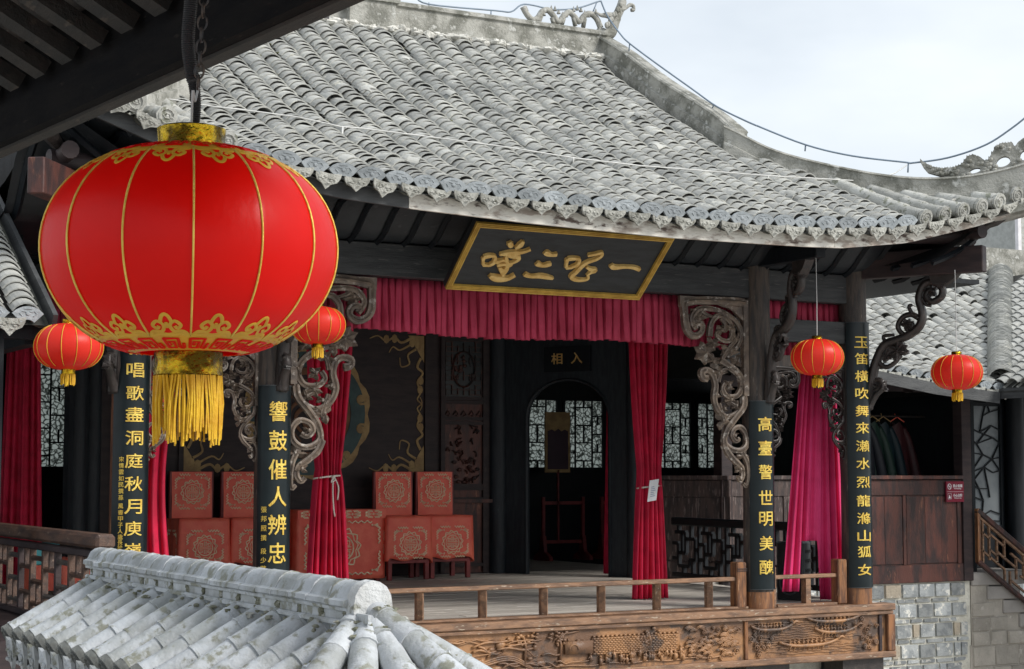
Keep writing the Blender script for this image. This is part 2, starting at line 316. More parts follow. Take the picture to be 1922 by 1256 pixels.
def xl(y): return .35 if y > .4 else .35 - (.4 - y) * .71
roof.grid(lambda u, v: (lerp(xl(lerp(EY, 3.2, v)), xr(lerp(EY, 3.2, v)), u), lerp(EY, 3.2, v), roofz(lerp(xl(lerp(EY, 3.2, v)), xr(lerp(EY, 3.2, v)), u), lerp(EY, 3.2, v)) - .06), 40, 24)
roof.grid(lambda u, v: (lerp(.35, 6.6, u), lerp(3.2, 6.6, v), roofz(3.8, 3.2) - .06 - 2.4 * v), 8, 8)
for sgn, x0, x1 in ((1, 6.7, 8.75), (-1, .35, -1.1)):      # hipped end slopes
    def fs(u, v, x0=x0, x1=x1, sgn=sgn):
        x = lerp(x0, x1, u); y0 = .4 - abs(x - x0) / (1 if sgn > 0 else .71)
        y = lerp(y0, 6.6, v)
        return (x, y, lerp(roofz(x, y0), lerp(4.6, 3.62, u), min(1, v * 3)) - .06)
    roof.grid(fs, 10, 14)
    roof.add([(x0, .3, 4.5), (x0, 6.2, 4.5), (x0, 3.2, 6.25)], [(0, 1, 2)])
roofo = roof.build('roof', DECK, theatre)

def frame(x, y):                                      # surface frame: across, up the slope, normal
    e = .05
    p = Vector((x, y, roofz(x, y)))
    ax = Vector((2 * e, 0, roofz(x + e, y) - roofz(x - e, y))).normalized()
    ay = Vector((0, 2 * e, roofz(x, y + e) - roofz(x, y - e))).normalized()
    n = ax.cross(ay).normalized(); ay = n.cross(ax)
    return p, ax, ay, n
def mtx(p, a, b, c): return Matrix(((a.x, b.x, c.x, p.x), (a.y, b.y, c.y, p.y), (a.z, b.z, c.z, p.z), (0, 0, 0, 1)))
def shell(R, half, L, th, n=7, conv=1):               # curved thin tile, lower end at y=0, upper end at y=L
    vs = []
    for y, sc in ((0, 1.), (L, .93)):
        for rr in (R, R - th):
            for k in range(n + 1):
                a = lerp(-half, half, k / n)
                vs.append((rr * sc * math.sin(a), y, conv * (rr * math.cos(a) - R * math.cos(half))))
    w = n + 1; f = []
    for k in range(n):
        f += [(k, k + 1, 2 * w + k + 1, 2 * w + k), (w + k + 1, w + k, 3 * w + k, 3 * w + k + 1), (k + 1, k, w + k, w + k + 1)]
    f += [(0, 2 * w, 3 * w, w), (n, w + n, 3 * w + n, 2 * w + n)]
    if conv < 0: f = [tuple(reversed(q)) for q in f]
    return vs, f
TV, TF = shell(.118, math.radians(64), .20, .011)
CV, CF = shell(.118, math.radians(58), .22, .014, n=5, conv=-1)
tile_me = MB().add(TV, TF).mesh('cover_tile', TILE); 
for p_ in tile_me.polygons: p_.use_smooth = False
ROWS = [(-1.095 + .245 * k) for k in range(41)]
covers = []; chans = MB(); rng = random.Random(3)
for k, x in enumerate(ROWS):
    if x > 8.75: continue
    ytop = 3.02
    if x > 6.55: ytop = min(ytop, 7.1 - x - .12 if x > 6.7 else .3)
    if x < .52: ytop = min(ytop, .4 - (.35 - x) / .71 - .12 if x < .35 else .3)
    if 6.38 < x <= 6.7: ytop = .2
    rolls = x > 7.0 or x < .3
    wob = rng.uniform(-.015, .015)
    # channels between the rows, half a pitch to the right
    y = EY + .02
    while y < ytop:
        xx = x + .1225
        p, a, b, n = frame(xx, y)
        th = math.radians(5); b2 = (b * math.cos(th) - n * math.sin(th)).normalized(); n2 = a.cross(b2)
        M = mtx(p - n * .035 + b * 0, a, b2, n2)
        chans.add([M @ Vector(v) for v in CV], CF, 0, rng.random())
        y += .125
    if rolls: continue
    y = EY + .07; slip = 0
    while y < ytop:
        p, a, b, n = frame(x + wob + .02 * noise.noise((x * 3, y * 1.5, 0)) * 2, y)
        th = math.radians(rng.gauss(11.4, 2.2)); yw = rng.gauss(0, .045); off = rng.gauss(0, .006)
        lf = .05 + max(0, rng.gauss(0, .003))
        if rng.random() < .03: th += .12; lf += .012; yw += rng.choice((-.12, .12))
        b2 = (b * math.cos(th) - n * math.sin(th)); a2 = (a * math.cos(yw) + b2 * math.sin(yw)).normalized(); b2 = (b2 - a2 * b2.dot(a2)).normalized(); n2 = a2.cross(b2)
        covers.append(mtx(p + n * (lf - .012) + a * off, a2, b2, n2))
        y += rng.uniform(.088, .104) if rng.random() > .04 else .145
chans.build('channel_tile', TILE_C, roofo, kind='stuff')
covers.sort(key=lambda M: (M.translation - CAM).length if M.translation.x > 1.1 else 99)
rest = MB()
for i, M in enumerate(covers):
    if i < 270:
        o = link('roof_tile', tile_me); o.parent = roofo; o.matrix_basis = M
    else: rest.add([M @ Vector(v) for v in TV], TF, 0, rng.random())
rest.build('roof_tile', TILE_R, roofo, kind='stuff')
moss = MB(); rm = random.Random(77)
for k in range(420):
    x = ROWS[rm.randrange(3, 34)] + .1225 + rm.uniform(-.03, .03); y = rm.uniform(-1.45, 2.8)
    if x > 6.3 and y > 6.9 - x - .3: continue
    q = Vector((x, y, roofz(x, y) + rm.uniform(-.005, .03))); moss.lump(q, (rm.uniform(.012, .035), rm.uniform(.02, .06), rm.uniform(.008, .02)), rm, 6)
moss.build('moss', mat('roof_moss', (.11, .115, .045), (.06, .065, .03), (.24, .22, .12), rough=.95, scale=20, bump=.6, bs=60), roofo, kind='stuff')
bits = MB()
for k in range(9):
    x = ROWS[rm.randrange(5, 33)] + rm.uniform(-.06, .16); y = rm.uniform(-1.3, 2.7)
    if x > 6.3 and y > 6.6 - x: continue
    p, a, b, n = frame(x, y); an = rm.uniform(0, 6.3); a2 = a * math.cos(an) + b * math.sin(an); bits.add([mtx(p + n * .108, a2, n.cross(a2), n) @ Vector((v[0] * .6, v[1] * .5, v[2] * .5)) for v in TV], TF, 0, rm.random())
bits.build('broken_tile', TILE_R, roofo, kind='stuff')
# end plates of the cover rows and pointed drip tiles between them
def fan_plate():
    m = MB(); A = math.radians(50); n = 6
    outl = [(.148 * math.sin(lerp(-A, A, k / n)), .148 * math.cos(lerp(-A, A, k / n)) - .082) for k in range(n + 1)]
    c = [(.062 * math.sin(lerp(A, -A, k / n)), .062 * math.cos(lerp(A, -A, k / n)) - .092) for k in range(n + 1)]
    m.prism(outl + c, lambda u, v, d: (u, d - .12 * v, v), -.022, 0, 0)
    for q in (-1, 1):
        m.tube([(q * .012, -.026, .025), (q * .045, -.026, .032), (q * .062, -.024, .012), (q * .04, -.022, -.008)], .005, 4)
        m.tube([(0, -.030, .048), (q * .03, -.028, .045)], .004, 4)
    m.blob((0, -.026, .012), (.018, .006, .014))
    return m.mesh('end_plate', TILE_END)
def drip_plate(tag_='drip_tile'):
    m = MB(); o = [(-.11, .02), (-.105, -.02), (-.085, -.055), (-.04, -.075), (0, -.118), (.04, -.075), (.085, -.055), (.105, -.02), (.11, .02), (.06, .012), (0, .008), (-.06, .012)]
    m.prism(o, lambda u, v, d: (u, d - v * .15, v), -.018, 0, 0)
    rr = random.Random(6)
    for k in range(14): m.blob((rr.uniform(-.07, .07), -.018 + .0, rr.uniform(-.07, -.01)), (rr.uniform(.008, .02), .006, rr.uniform(.004, .009)), n=5)
    return m.mesh('drip_tile', TILE_DRIP)
fan_me, drip_me = fan_plate(), drip_plate()
def roll_seg(R, L):
    m = MB(); n = 8
    m.tube([(0, 0, 0), (0, .012, 0), (0, L * .88, 0), (0, L, 0)], [R * 1.06, R * 1.04, R * .98, R * .95], n)
    return m
roll_me = roll_seg(.078, .30).mesh('roll_tile', TILE_OLD, True)
def roll_end(R):
    m = MB(); m.tube([(0, -.03, 0), (0, 0, 0)], R * 1.08, 10); m.tube([(R * .75 * math.cos(a * PI / 5), -.034, R * .75 * math.sin(a * PI / 5)) for a in range(11)], R * .12, 4)
    m.tube([(R * .4 * math.cos(a * 1.1), -.032, R * .4 * math.sin(a * 1.1) * (1 - a * .1)) for a in range(6)], R * .1, 4); m.blob((0, -.03, 0), (R * .2, .012, R * .2))
    return m.mesh('round_end_tile', TILE_OLD)
rend_me = roll_end(.078)
mort = MB()
for x in ROWS:
    if x > 8.75: continue
    rolls = x > 7.0 or x < .3
    p, a, b, n = frame(x, EY + .03)
    up = Vector((0, 0, 1)); f = Vector((0, 1, .12)).normalized(); a_ = Vector((1, 0, a.z / max(a.x, .3) * .9)).normalized(); u_ = a_.cross(f) ; 
    if rolls:
        ytop = 7.1 - x - .26 if x > 6 else .4 - (.35 - x) / .71 - .1
        o = link('round_end_tile', rend_me); o.parent = roofo; o.matrix_basis = mtx(p + n * .05 + Vector((0, -.02, 0)), a, b, n)
        y = EY + .03
        while y < ytop:
            p2, a2, b2, n2 = frame(x + rng.uniform(-.008, .008), y)
            o = link('roll_tile', roll_me); o.parent = roofo; o.matrix_basis = mtx(p2 + n2 * .05, a2, b2, n2); y += .255
            if rng.random() < .4:
                for q in range(5): mort.lump(p2 + Vector((rng.uniform(-.1, .1), rng.uniform(-.05, .15), rng.uniform(-.02, .04))) + n2 * .03, (rng.uniform(.02, .05), rng.uniform(.02, .05), rng.uniform(.015, .03)), rng, 7)
    else:
        o = link('fan_end_tile', fan_me); o.parent = roofo; sc_ = rng.uniform(1.06, 1.16); o.matrix_basis = mtx(p + n * .03 + Vector((0, -.03 + rng.uniform(-.012, .012), -.008)), a_, f, u_) @ Matrix.Rotation(rng.uniform(-.08, .08), 4, 'Y') @ Matrix.Diagonal((sc_, 1, sc_, 1))
    p, a, b, n = frame(x + .1225, EY)
    yw = rng.uniform(-.12, .12); a3 = Vector((math.cos(yw), math.sin(yw), a_.z * .9)).normalized(); f3 = (f - a3 * f.dot(a3)).normalized()
    o = link('drip_tile', drip_me); o.parent = roofo; o.matrix_basis = mtx(p + Vector((0, -.015 + rng.uniform(-.015, .015), -.012)), a3, f3, a3.cross(f3)) @ Matrix.Rotation(rng.uniform(-.1, .1), 4, 'Y') @ Matrix.Diagonal((1, 1, rng.uniform(.8, 1.05), 1))
# lumps of mortar under the main ridge
for k in range(260):
    x = rng.uniform(.5, 6.5); s_ = .5 + .5 * noise.noise((x * 2.2, 0, 3)) * 2; mort.lump((x, 3.05 + rng.uniform(-.06, .05) - .07 * s_, roofz(x, 3.03) + rng.uniform(.02, .07)), (rng.uniform(.04, .10) * (.7 + .5 * s_), rng.uniform(.04, .09), rng.uniform(.025, .05)), rng)
o = mort.build('ridge_mortar', MORTAR, roofo, kind='stuff')
# ridges
def wall_sweep(pts, prof, name, m, closed_ends=True):
    mb = MB(); pts = [Vector(p) for p in pts]; n = len(prof); vs = []
    for i, p in enumerate(pts):
        d = pts[min(i + 1, len(pts) - 1)] - pts[max(i - 1, 0)]; d.z = 0; d.normalize(); s = Vector((-d.y, d.x, 0))
        vs += [p + s * u + Vector((0, 0, v)) for u, v in prof]
    fs = [(i * n + k, (i + 1) * n + k, (i + 1) * n + (k + 1) % n, i * n + (k + 1) % n) for i in range(len(pts) - 1) for k in range(n)]
    fs += [tuple(range(n)), tuple(reversed(range((len(pts) - 1) * n, len(pts) * n)))]
    mb.add(vs, fs); o = mb.build(name, m, roofo); return o
RP = [(.14, -.44), (.14, -.30), (.10, -.285), (.10, -.07), (.13, -.06), (.13, -.02), (.09, 0), (-.09, 0), (-.13, -.02), (-.13, -.06), (-.10, -.07), (-.10, -.285), (-.14, -.30), (-.14, -.44)]
wall_sweep([(x, 3.2, 6.62) for x in (.25, 2, 3.2)], RP, 'main_ridge', PLASTER)
wall_sweep([(x, 3.2, 6.62 - .0 * x) for x in (3.76, 5, 6.6)], RP, 'main_ridge', PLASTER)
GP = [(.13, -.40), (.13, -.185), (.09, -.175), (.09, -.03), (.105, -.02), (.09, 0), (-.09, 0), (-.105, -.02), (-.09, -.03), (-.09, -.175), (-.13, -.185), (-.13, -.40)]
gpath = [(3.3, 6.64), (2.65, 6.29), (1.86, 5.79), (.94, 5.28), (.6, 5.06), (.47, 4.97)]
wall_sweep(smooth_path([(6.6, y, z) for y, z in gpath], 5), GP, 'gable_ridge', PLASTER)
wall_sweep(smooth_path([(.40, y, z) for y, z in gpath], 5), GP, 'gable_ridge', PLASTER)
HZ = [(-.12, 5.02), (0, 4.93), (.2, 4.77), (.4, 4.658), (.6, 4.573), (.8, 4.497), (1.0, 4.432), (1.2, 4.385), (1.4, 4.362), (1.6, 4.366), (1.8, 4.40), (2.0, 4.46), (2.2, 4.56), (2.5, 4.78)]
GP2 = [(.27, -.50)] + [(.14, -.36)] + GP[1:-1] + [(-.14, -.36), (-.27, -.50)]
wall_sweep(smooth_path([(6.62 + s, .48 - s, z) for s, z in HZ], 3), GP2, 'hip_ridge', PLASTER)
wall_sweep(smooth_path([(.40 - s * .71, .48 - s, roofz(.40 - s * .71, .48 - s) + .30 + .05 * s) for s, z in HZ[:-1]], 3), GP2, 'hip_ridge', PLASTER)
m = MB(); m.box((3.2, 2.98, 6.15), (3.76, 3.42, 7.3)); m.box((3.16, 2.95, 6.55), (3.8, 3.45, 6.6))
for q in range(3):
    m.tube([(3.3 + q * .13, 2.975, 6.62), (3.42 + q * .1, 2.975, 6.8), (3.36 + q * .12, 2.975, 7.0)], .012, 5)
m.build('ridge_pillar', PLASTER, roofo)
# openwork dragon on the ridge and its raised tail, dragon on the hip
def tr(pts, ox, oy, sc, **kw): return [at(ox + x / sc, oy + y / sc, **kw) for x, y in pts]
m = MB(); Z2 = (600, 0, 2.73)
m.tube(smooth_path(tr([(1040, 35), (1062, 75), (1090, 102), (1118, 92), (1140, 60), (1168, 52), (1195, 78), (1222, 112), (1248, 85), (1278, 62), (1305, 85), (1330, 112), (1352, 85), (1385, 70), (1418, 95), (1440, 145)], *Z2, Y=3.2), 4), .036, 7)
for a in (((1120, 120), (1135, 80)), ((1200, 125), (1190, 90)), ((1240, 125), (1250, 95)), ((1310, 135), (1300, 90)), ((1350, 140), (1358, 95)), ((1060, 60), (1050, 35))): m.tube(tr(a, *Z2, Y=3.2), .028, 6)
for k in range(16):
    c = at(600 + (1130 + k * 19) / 2.73, (62 + 18 * math.cos(k * .95)) / 2.73, Y=3.2); m.add([c + Vector((-.03, 0, -.02)), c + Vector((.03, 0, -.02)), c + Vector((.0, 0, .045)), c + Vector((0, .03, -.02)), c + Vector((0, -.03, -.02))], [(0, 3, 2), (3, 1, 2), (1, 4, 2), (4, 0, 2)])
m.tube(smooth_path(tr([(1425, 150), (1460, 175), (1495, 165), (1515, 100), (1540, 45), (1552, 0), (1545, -60)], *Z2, Y=3.2), 5), [.05] * 3 + [.07] * 14 + [.06] * 8 + [.05] * 6, 8, flat=.7, nrm=(0, 1, 0))
m.tube(smooth_path(tr([(1545, 55), (1570, 40), (1588, 26), (1606, 30), (1608, 50), (1596, 52)], *Z2, Y=3.18), 4), .024, 6)
m.tube(smooth_path(tr([(1500, 85), (1470, 78), (1440, 78), (1412, 60)], *Z2, Y=3.16), 4), lambda t: .05 * (1 - t * .85), 6)
for k in range(9): m.blob(at(600 + (1470 + 9 * k) / 2.73, (130 - 13 * k + 9 * (k % 2)) / 2.73, Y=3.13), (.03, .025, .04))
m.build('ridge_dragon', PLASTER, roofo, sm=True)
def atd(px, py, c=7.1):
    r = ray(px, py); t = (c - CAM.x - CAM.y) / (r.x + r.y); return CAM + r * t
m = MB(); dn = Vector((1, 1, 0)).normalized() * .045
TOPD = [(490, 322), (520, 350), (560, 372), (600, 392), (680, 405), (780, 395), (850, 370), (880, 330), (900, 300), (950, 285), (1000, 300), (1050, 335), (1085, 330), (1110, 280), (1150, 215), (1200, 185), (1290, 178), (1315, 215), (1345, 175), (1396, 140), (1470, 110), (1560, 130)]
BOTD = [(490, 330), (520, 385), (560, 430), (700, 470), (860, 470), (1000, 462), (1150, 440), (1300, 400), (1396, 372), (1560, 300)]
HOLES = [(968, 430, 52, 26), (1215, 355, 62, 52), (1400, 300, 40, 50)]
def dslice(xa, xb, ya0, ya1, yb0, yb1):
    f = lambda x, y: atd(1622 + x / 4.653, 230 + y / 4.653)
    q = [f(xa, ya0), f(xb, yb0), f(xb, yb1), f(xa, ya1)]; m.add([p - dn for p in q] + [p + dn for p in q], [(0, 1, 2, 3), (7, 6, 5, 4), (0, 4, 5, 1), (2, 6, 7, 3)])
x = 490
while x < 1550:
    xb = x + 10; yt = [interp(v, TOPD) + 5 * noise.noise((v * .03, 0, 1)) for v in (x, xb)]; yb = [interp(v, BOTD) + 12 for v in (x, xb)]; done = False
    for hx, hy, rx, ry in HOLES:
        if abs(x + 5 - hx) < rx:
            h0 = [ry * math.sqrt(max(0, 1 - ((v - hx) / rx) ** 2)) for v in (x, xb)]
            dslice(x, xb, yt[0], hy - h0[0] + (x - hx) * -.25, yt[1], hy - h0[1] + (xb - hx) * -.25); dslice(x, xb, hy + h0[0] * .7 - (x - hx) * .25, yb[0], hy + h0[1] * .7 - (xb - hx) * .25, yb[1]); done = True
    if not done: dslice(x, xb, yt[0], yb[0], yt[1], yb[1])
    x = xb
for k in range(34):
    x = 520 + k * 24; y = interp(x, TOPD); f = lambda a, b, c=0: atd(1622 + a / 4.653, 230 + b / 4.653) + dn * c
    m.add([f(x - 12, y + 8, -.8), f(x + 12, y + 8, -.8), f(x + 12, y + 8, .8), f(x - 12, y + 8, .8), f(x - 10, y - 15)], [(0, 1, 4), (1, 2, 4), (2, 3, 4), (3, 0, 4)])
for k in range(60):
    rr_k = random.Random(k); x = rr_k.uniform(560, 1500); y = rr_k.uniform(interp(x, TOPD) + 10, interp(x, BOTD)); 
    if all(((x - hx) / (rx + 12)) ** 2 + ((y - hy) / (ry + 12)) ** 2 > 1 for hx, hy, rx, ry in HOLES): m.blob(atd(1622 + x / 4.653, 230 + y / 4.653) - dn * 1.0, (.03, .03, .022), n=6)
m.build('hip_dragon', PLASTER, roofo)

# fascia board along the eave (follows its rise), soffit and ribs
m = MB(); xs = [(-.98 + i * .1) for i in range(100) if -.98 + i * .1 < 8.86]
def fasc(x0, x1, mt, nm):
    m = MB(); xx = [x0 + (x1 - x0) * i / 24 for i in range(25)]; vs = []
    for x in xx:
        zt = roofz(x, EY) - .03; zb = interp(x, FBOT)
        vs += [(x, -1.52, zt), (x, -1.485, zt), (x, -1.485, zb), (x, -1.52, zb)]
    fs = [(i * 4 + k, i * 4 + (k + 1) % 4, (i + 1) * 4 + (k + 1) % 4, (i + 1) * 4 + k) for i in range(24) for k in range(4)] + [(3, 2, 1, 0), (96, 97, 98, 99)]
    m.add(vs, fs); return m.build(nm, mt, theatre)
fasc(-1.22, 1.75, FASCIA_D, 'eave_fascia'); fasc(1.754, 6.2, FASCIA, 'eave_fascia'); fasc(6.204, 8.8, FASCIA, 'eave_fascia')
SOF = [(.15, 3.425), (-.1, 3.44), (-.22, 3.50), (-.34, 3.60), (-.48, 3.69), (-.8, 3.74), (-1.2, 3.66), (-1.48, 3.47)]
def sofz(x, y, s=0): 
    base = interp(-y, [(-a, b) for a, b in SOF]); k = max(0, min(1, (-y - .1) / 1.4)) ** 1.3
    return base + (lift(x) - .1) * k
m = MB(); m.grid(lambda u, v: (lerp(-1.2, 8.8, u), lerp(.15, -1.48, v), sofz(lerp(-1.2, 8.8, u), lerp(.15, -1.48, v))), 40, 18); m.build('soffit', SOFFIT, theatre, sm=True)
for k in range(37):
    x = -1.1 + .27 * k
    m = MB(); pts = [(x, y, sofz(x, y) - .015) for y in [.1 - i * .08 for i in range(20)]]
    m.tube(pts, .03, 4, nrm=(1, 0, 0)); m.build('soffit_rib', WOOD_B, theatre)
# eave returns on both flanks
for sx, x0, x1 in ((1, 7.8, 8.75), (-1, .0, -1.0)):
    m = MB(); m.grid(lambda u, v: (lerp(x0, x1, u), lerp(-1.2, 6.5, v), lerp(3.5, 3.75 + .35 * max(0, 1 - v * 3), u)), 6, 12); m.build('side_soffit', SOFFIT, theatre)
    for k in range(20):
        y = -1.1 + k * .3; m = MB(); pts = [(lerp(x0, x1, u), y, lerp(3.49, 3.73 + .35 * max(0, 1 - (y + 1.2) / 7.7 * 3), u) - .03 + .08 * math.sin(u * PI) * -1) for u in [i / 6 for i in range(7)]]
        m.tube(pts, .03, 4, nrm=(0, 1, 0)); m.build('soffit_rib', WOOD_B, theatre)
# columns, beams
for i, x in enumerate(CXS):
    m = MB(); m.lathe([(.0, -.01), (.15, -.01), (.148, 1.2), (.145, 2.6), (.142, 3.6), (0, 3.6)], 20, (x, .0, 0))
    auto_smooth(m.build('column', WOOD_POST if i != 0 else WOOD_RED, theatre))
    m = MB(); m.lathe([(0, 0), (.158, 0), (.158, .165), (.0, .165)], 20, (x, 0, -.003)); auto_smooth(m.build('column_foot', WOOD_WARMV, theatre))
for a, b in ((0, 1), (1, 2), (2, 3)):
    x0, x1 = CXS[a] + .12, CXS[b] - .12
    link('lintel_beam', MB().box((x0, -.06, 3.125), (x1, .08, 3.425)).mesh('lintel_beam', WOOD_BEAM), theatre, bevel=.008)
for a, b in ((0, 1), (2, 3)):
    link('lower_tie_beam', MB().box((CXS[a] + .12, -.05, 2.70), (CXS[b] - .12, .06, 2.93)).mesh('tie', WOOD_BEAM), theatre, bevel=.006)
    link('lower_tie_beam', MB().box((CXS[a] + .12, -.03, 2.44), (CXS[b] - .12, .05, 2.56)).mesh('tie', WOOD_POST), theatre, bevel=.006)
# cantilever eave beams that carry the lanterns
link('cantilever_beam', MB().box((6.36, -1.05, 3.44), (6.48, .0, 3.60)).mesh('cb', WOOD_B), theatre, bevel=.006)
link('cantilever_beam', MB().box((1.11, -1.05, 3.44), (1.23, .0, 3.60)).mesh('cb', WOOD_B), theatre, bevel=.006)
link('corner_beam', MB().beam((7.7, 0, 3.52), (8.36, -1.26, 3.52), .13, .27).mesh('cb', WOOD_D), theatre, bevel=.008)
link('corner_beam', MB().beam((-.1, 0, 3.52), (-1.32, -1.62, 3.52), .13, .27).mesh('cb', WOOD_PANEL), theatre, bevel=.008)
for sgn, x0 in ((1, 8.33), (-1, -.95)):
    m = MB(); m.tube([(x0 - sgn * .9, -.9, 3.74), (x0 + sgn * .12, -1.0, 3.76)], .075, 12); auto_smooth(m.build('eave_purlin', WOOD_D, theatre))
    m = MB(); m.tube([(x0 - sgn * .05, .8, 3.72), (x0 + sgn * .02, -1.25, 3.8)], .07, 12); auto_smooth(m.build('eave_purlin', WOOD_D, theatre))
    m = MB(); m.tube([(x0 + sgn * .08, -1.1, 3.86), (x0 + sgn * .2, -1.25, 3.93), (x0 + sgn * .3, -1.38, 4.02), (x0 + sgn * .36, -1.45, 4.12)], [.05, .07, .05, .04], 8); m.build('corner_carving', WOOD_CARVE_D, theatre)
# stage floor of single boards
fl = MB().box((-.35, -.12, -.4), (8.05, 6.9, -.045)).build('stage_floor', WOOD_D, theatre)
rng = random.Random(5)
y = -.02; k = 0
while y < 6.75:
    w = .165 + rng.uniform(-.015, .015)
    cuts = sorted([rng.uniform(1.5, 3.5), rng.uniform(4.5, 6.6)]); xs_ = [-.32] + cuts + [7.95 + .09 * y]
    for a, b in zip(xs_, xs_[1:]):
        dz = rng.uniform(-.004, .001)
        MB().box((a + .002, y + .003, -.045), (b - .002, y + w - .003, dz)).build('floorboard', FLOORM, fl)
    y += w
# carved frieze below the floor
frz = MB().box((-.38, -.13, -.50), (8.0, -.09, -.03)).build('frieze', WOOD_RELIEF, theatre)
def bar(a, b, nm, mt, par, bv=.006): return link(nm, MB().box(a, b).mesh(nm, mt), par, bevel=bv)
bar((-.42, -.185, -.075), (8.06, .01, -.004), 'frieze_cornice', WOOD_WARM, theatre, .01)
bar((-.42, -.17, -.115), (8.04, -.13, -.078), 'frieze_cornice', WOOD_WARM, theatre)
bar((-.42, -.185, -.56), (8.06, -.05, -.495), 'frieze_sill', WOOD_WARM, theatre, .01)
bar((7.955, -.18, -.493), (8.055, -.06, -.118), 'frieze_stile', WOOD_WARMV, theatre, .008)
bar((6.13, -.155, -.493), (6.17, -.13, -.118), 'frieze_stile', WOOD_WARMV, theatre, .005)
bar((7.86, -.15, -.49), (7.9, -.13, -.12), 'frieze_stile', WOOD_D, theatre, .004)
# relief carving: waves, hills, trees, a city wall with a gate, figures, dragon boats
rel = MB(); rng = random.Random(11); YF = -.135; 
def rp(x, z, d=0): return (x, YF - d, z)
def curl(x, z, r, n=9, turns=1.3, d=.012, rt=.008, sg=1):
    pts = [rp(x + sg * r * (1 - t * .8) * math.cos(turns * 2 * PI * t), z + r * (1 - t * .8) * math.sin(turns * 2 * PI * t), d) for t in [i / n for i in range(n + 1)]]
    rel.tube(pts, rt, 4)
def wave(x0, x1, z0, amp, lam, rt=.009, ph=0, sl=0):
    n = int((x1 - x0) / lam * 8) + 2
    rel.tube([rp(lerp(x0, x1, i / n), z0 + sl * (i / n) + amp * math.sin(ph + (lerp(x0, x1, i / n) - x0) / lam * 2 * PI), .008) for i in range(n + 1)], rt, 4)
def tree(x, z, h):
    rel.tube([rp(x, z, .01), rp(x + .01, z + h * .5, .015), rp(x - .01, z + h * .75, .01)], .014, 5)
    for k in range(26): rel.blob(rp(x + rng.gauss(0, h * .22), z + h * .72 + rng.gauss(0, h * .14), .012), (rng.uniform(.012, .03), .02, rng.uniform(.01, .02)), n=5)
def figure(x, z, s=1.):
    rel.blob(rp(x, z + .06 * s, .015), (.013 * s, .018, .014 * s)); rel.tube([rp(x, z + .05 * s, .012), rp(x + .005, z + .02 * s, .016), rp(x, z - .02 * s, .01)], [.012 * s, .02 * s, .016 * s], 5)
    rel.tube([rp(x, z + .035 * s, .02), rp(x + rng.choice((-1, 1)) * .035 * s, z + rng.uniform(0, .05) * s, .022)], .006, 4)
def boat(x0, x1, z, flip=1):
    n = 14; rel.tube([rp(lerp(x0, x1, i / n), z + .05 * (abs(i / n - .5) * 2) ** 3 * 1.0, .02) for i in range(n + 1)], lambda t: .018 * (1 - .5 * abs(t - .5) * 2) + .004, 6)
    L = x1 - x0
    for k in range(9): figure(x0 + L * (.18 + k * .075), z + .025, .62)
    for k in range(8): rel.tube([rp(x0 + L * (.2 + k * .08), z + .01, .03), rp(x0 + L * (.2 + k * .08) - .03, z - .045, .02)], .005, 4)
    hx = x1 if flip > 0 else x0
    rel.tube(smooth_path([rp(hx, z + .05, .02), rp(hx + flip * .04, z + .075, .025), rp(hx + flip * .08, z + .065, .025)], 3), .014, 5)
    for k in range(4): rel.tube([rp(hx + flip * .02, z + .06 + k * .006, .025), rp(hx - flip * .03, z + .075 + k * .012, .02)], .004, 4)
boat(6.2, 6.72, -.215); boat(7.0, 7.55, -.27); boat(6.55, 7.3, -.39); boat(6.9, 7.6, -.16)
for k in range(60): curl(rng.choice((rng.uniform(7.6, 7.84), rng.uniform(6.2, 6.5), rng.uniform(5.55, 6.1))), rng.uniform(-.47, -.16), rng.uniform(.015, .04), sg=rng.choice((-1, 1)))
for k in range(14): wave(6.2 + rng.uniform(0, .5), 7.0 + rng.uniform(0, .8), -.46 + k * .024, .006, rng.uniform(.1, .25), .004)
for k in range(64):
    x = rng.uniform(5.45, 6.05); z = rng.uniform(-.46, -.17); r = rng.uniform(.025, .06); a0 = rng.uniform(.1, .5)
    for q in range(2): rel.tube([rp(x + (r - q * .016) * math.cos(a0 + PI * t / 7), z + (r - q * .016) * .7 * math.sin(a0 + PI * t / 7), .012 + .006 * math.sin(PI * t / 7)) for t in range(7)], rng.uniform(.006, .010), 4)
# city wall
rel.box((4.35, YF - .014, -.36), (5.35, YF, -.20))
for r in range(9):
    for c in range(26):
        x = 4.36 + c * .038 + (r % 2) * .019
        if x < 5.31: rel.box((x, YF - .019, -.357 + r * .0173), (x + .034, YF - .013, -.357 + r * .0173 + .0145))
for c in range(20): rel.box((4.36 + c * .05, YF - .018, -.198), (4.385 + c * .05, YF, -.18))
rel.box((4.05, YF - .03, -.34), (4.35, YF, -.22)); rel.tube([rp(4.14 + .05 * math.cos(a), -.30 + .05 * math.sin(a), .032) for a in [PI * i / 8 for i in range(9)]], .009, 5)
for k in range(34): figure(rng.uniform(4.3, 5.5), rng.uniform(-.45, -.38), rng.uniform(.7, 1.1))
for a, b in ((4.0, .26), (5.0, .24), (3.62, .26)): tree(a, -.42, b + .08)
curl(4.92, -.33, .05, 16, 2, .016, .005); rel.tube([rp(5.2 + .055 * math.cos(a), -.34 + .055 * math.sin(a), .015) for a in [2 * PI * i / 12 for i in range(13)]], .007, 4)
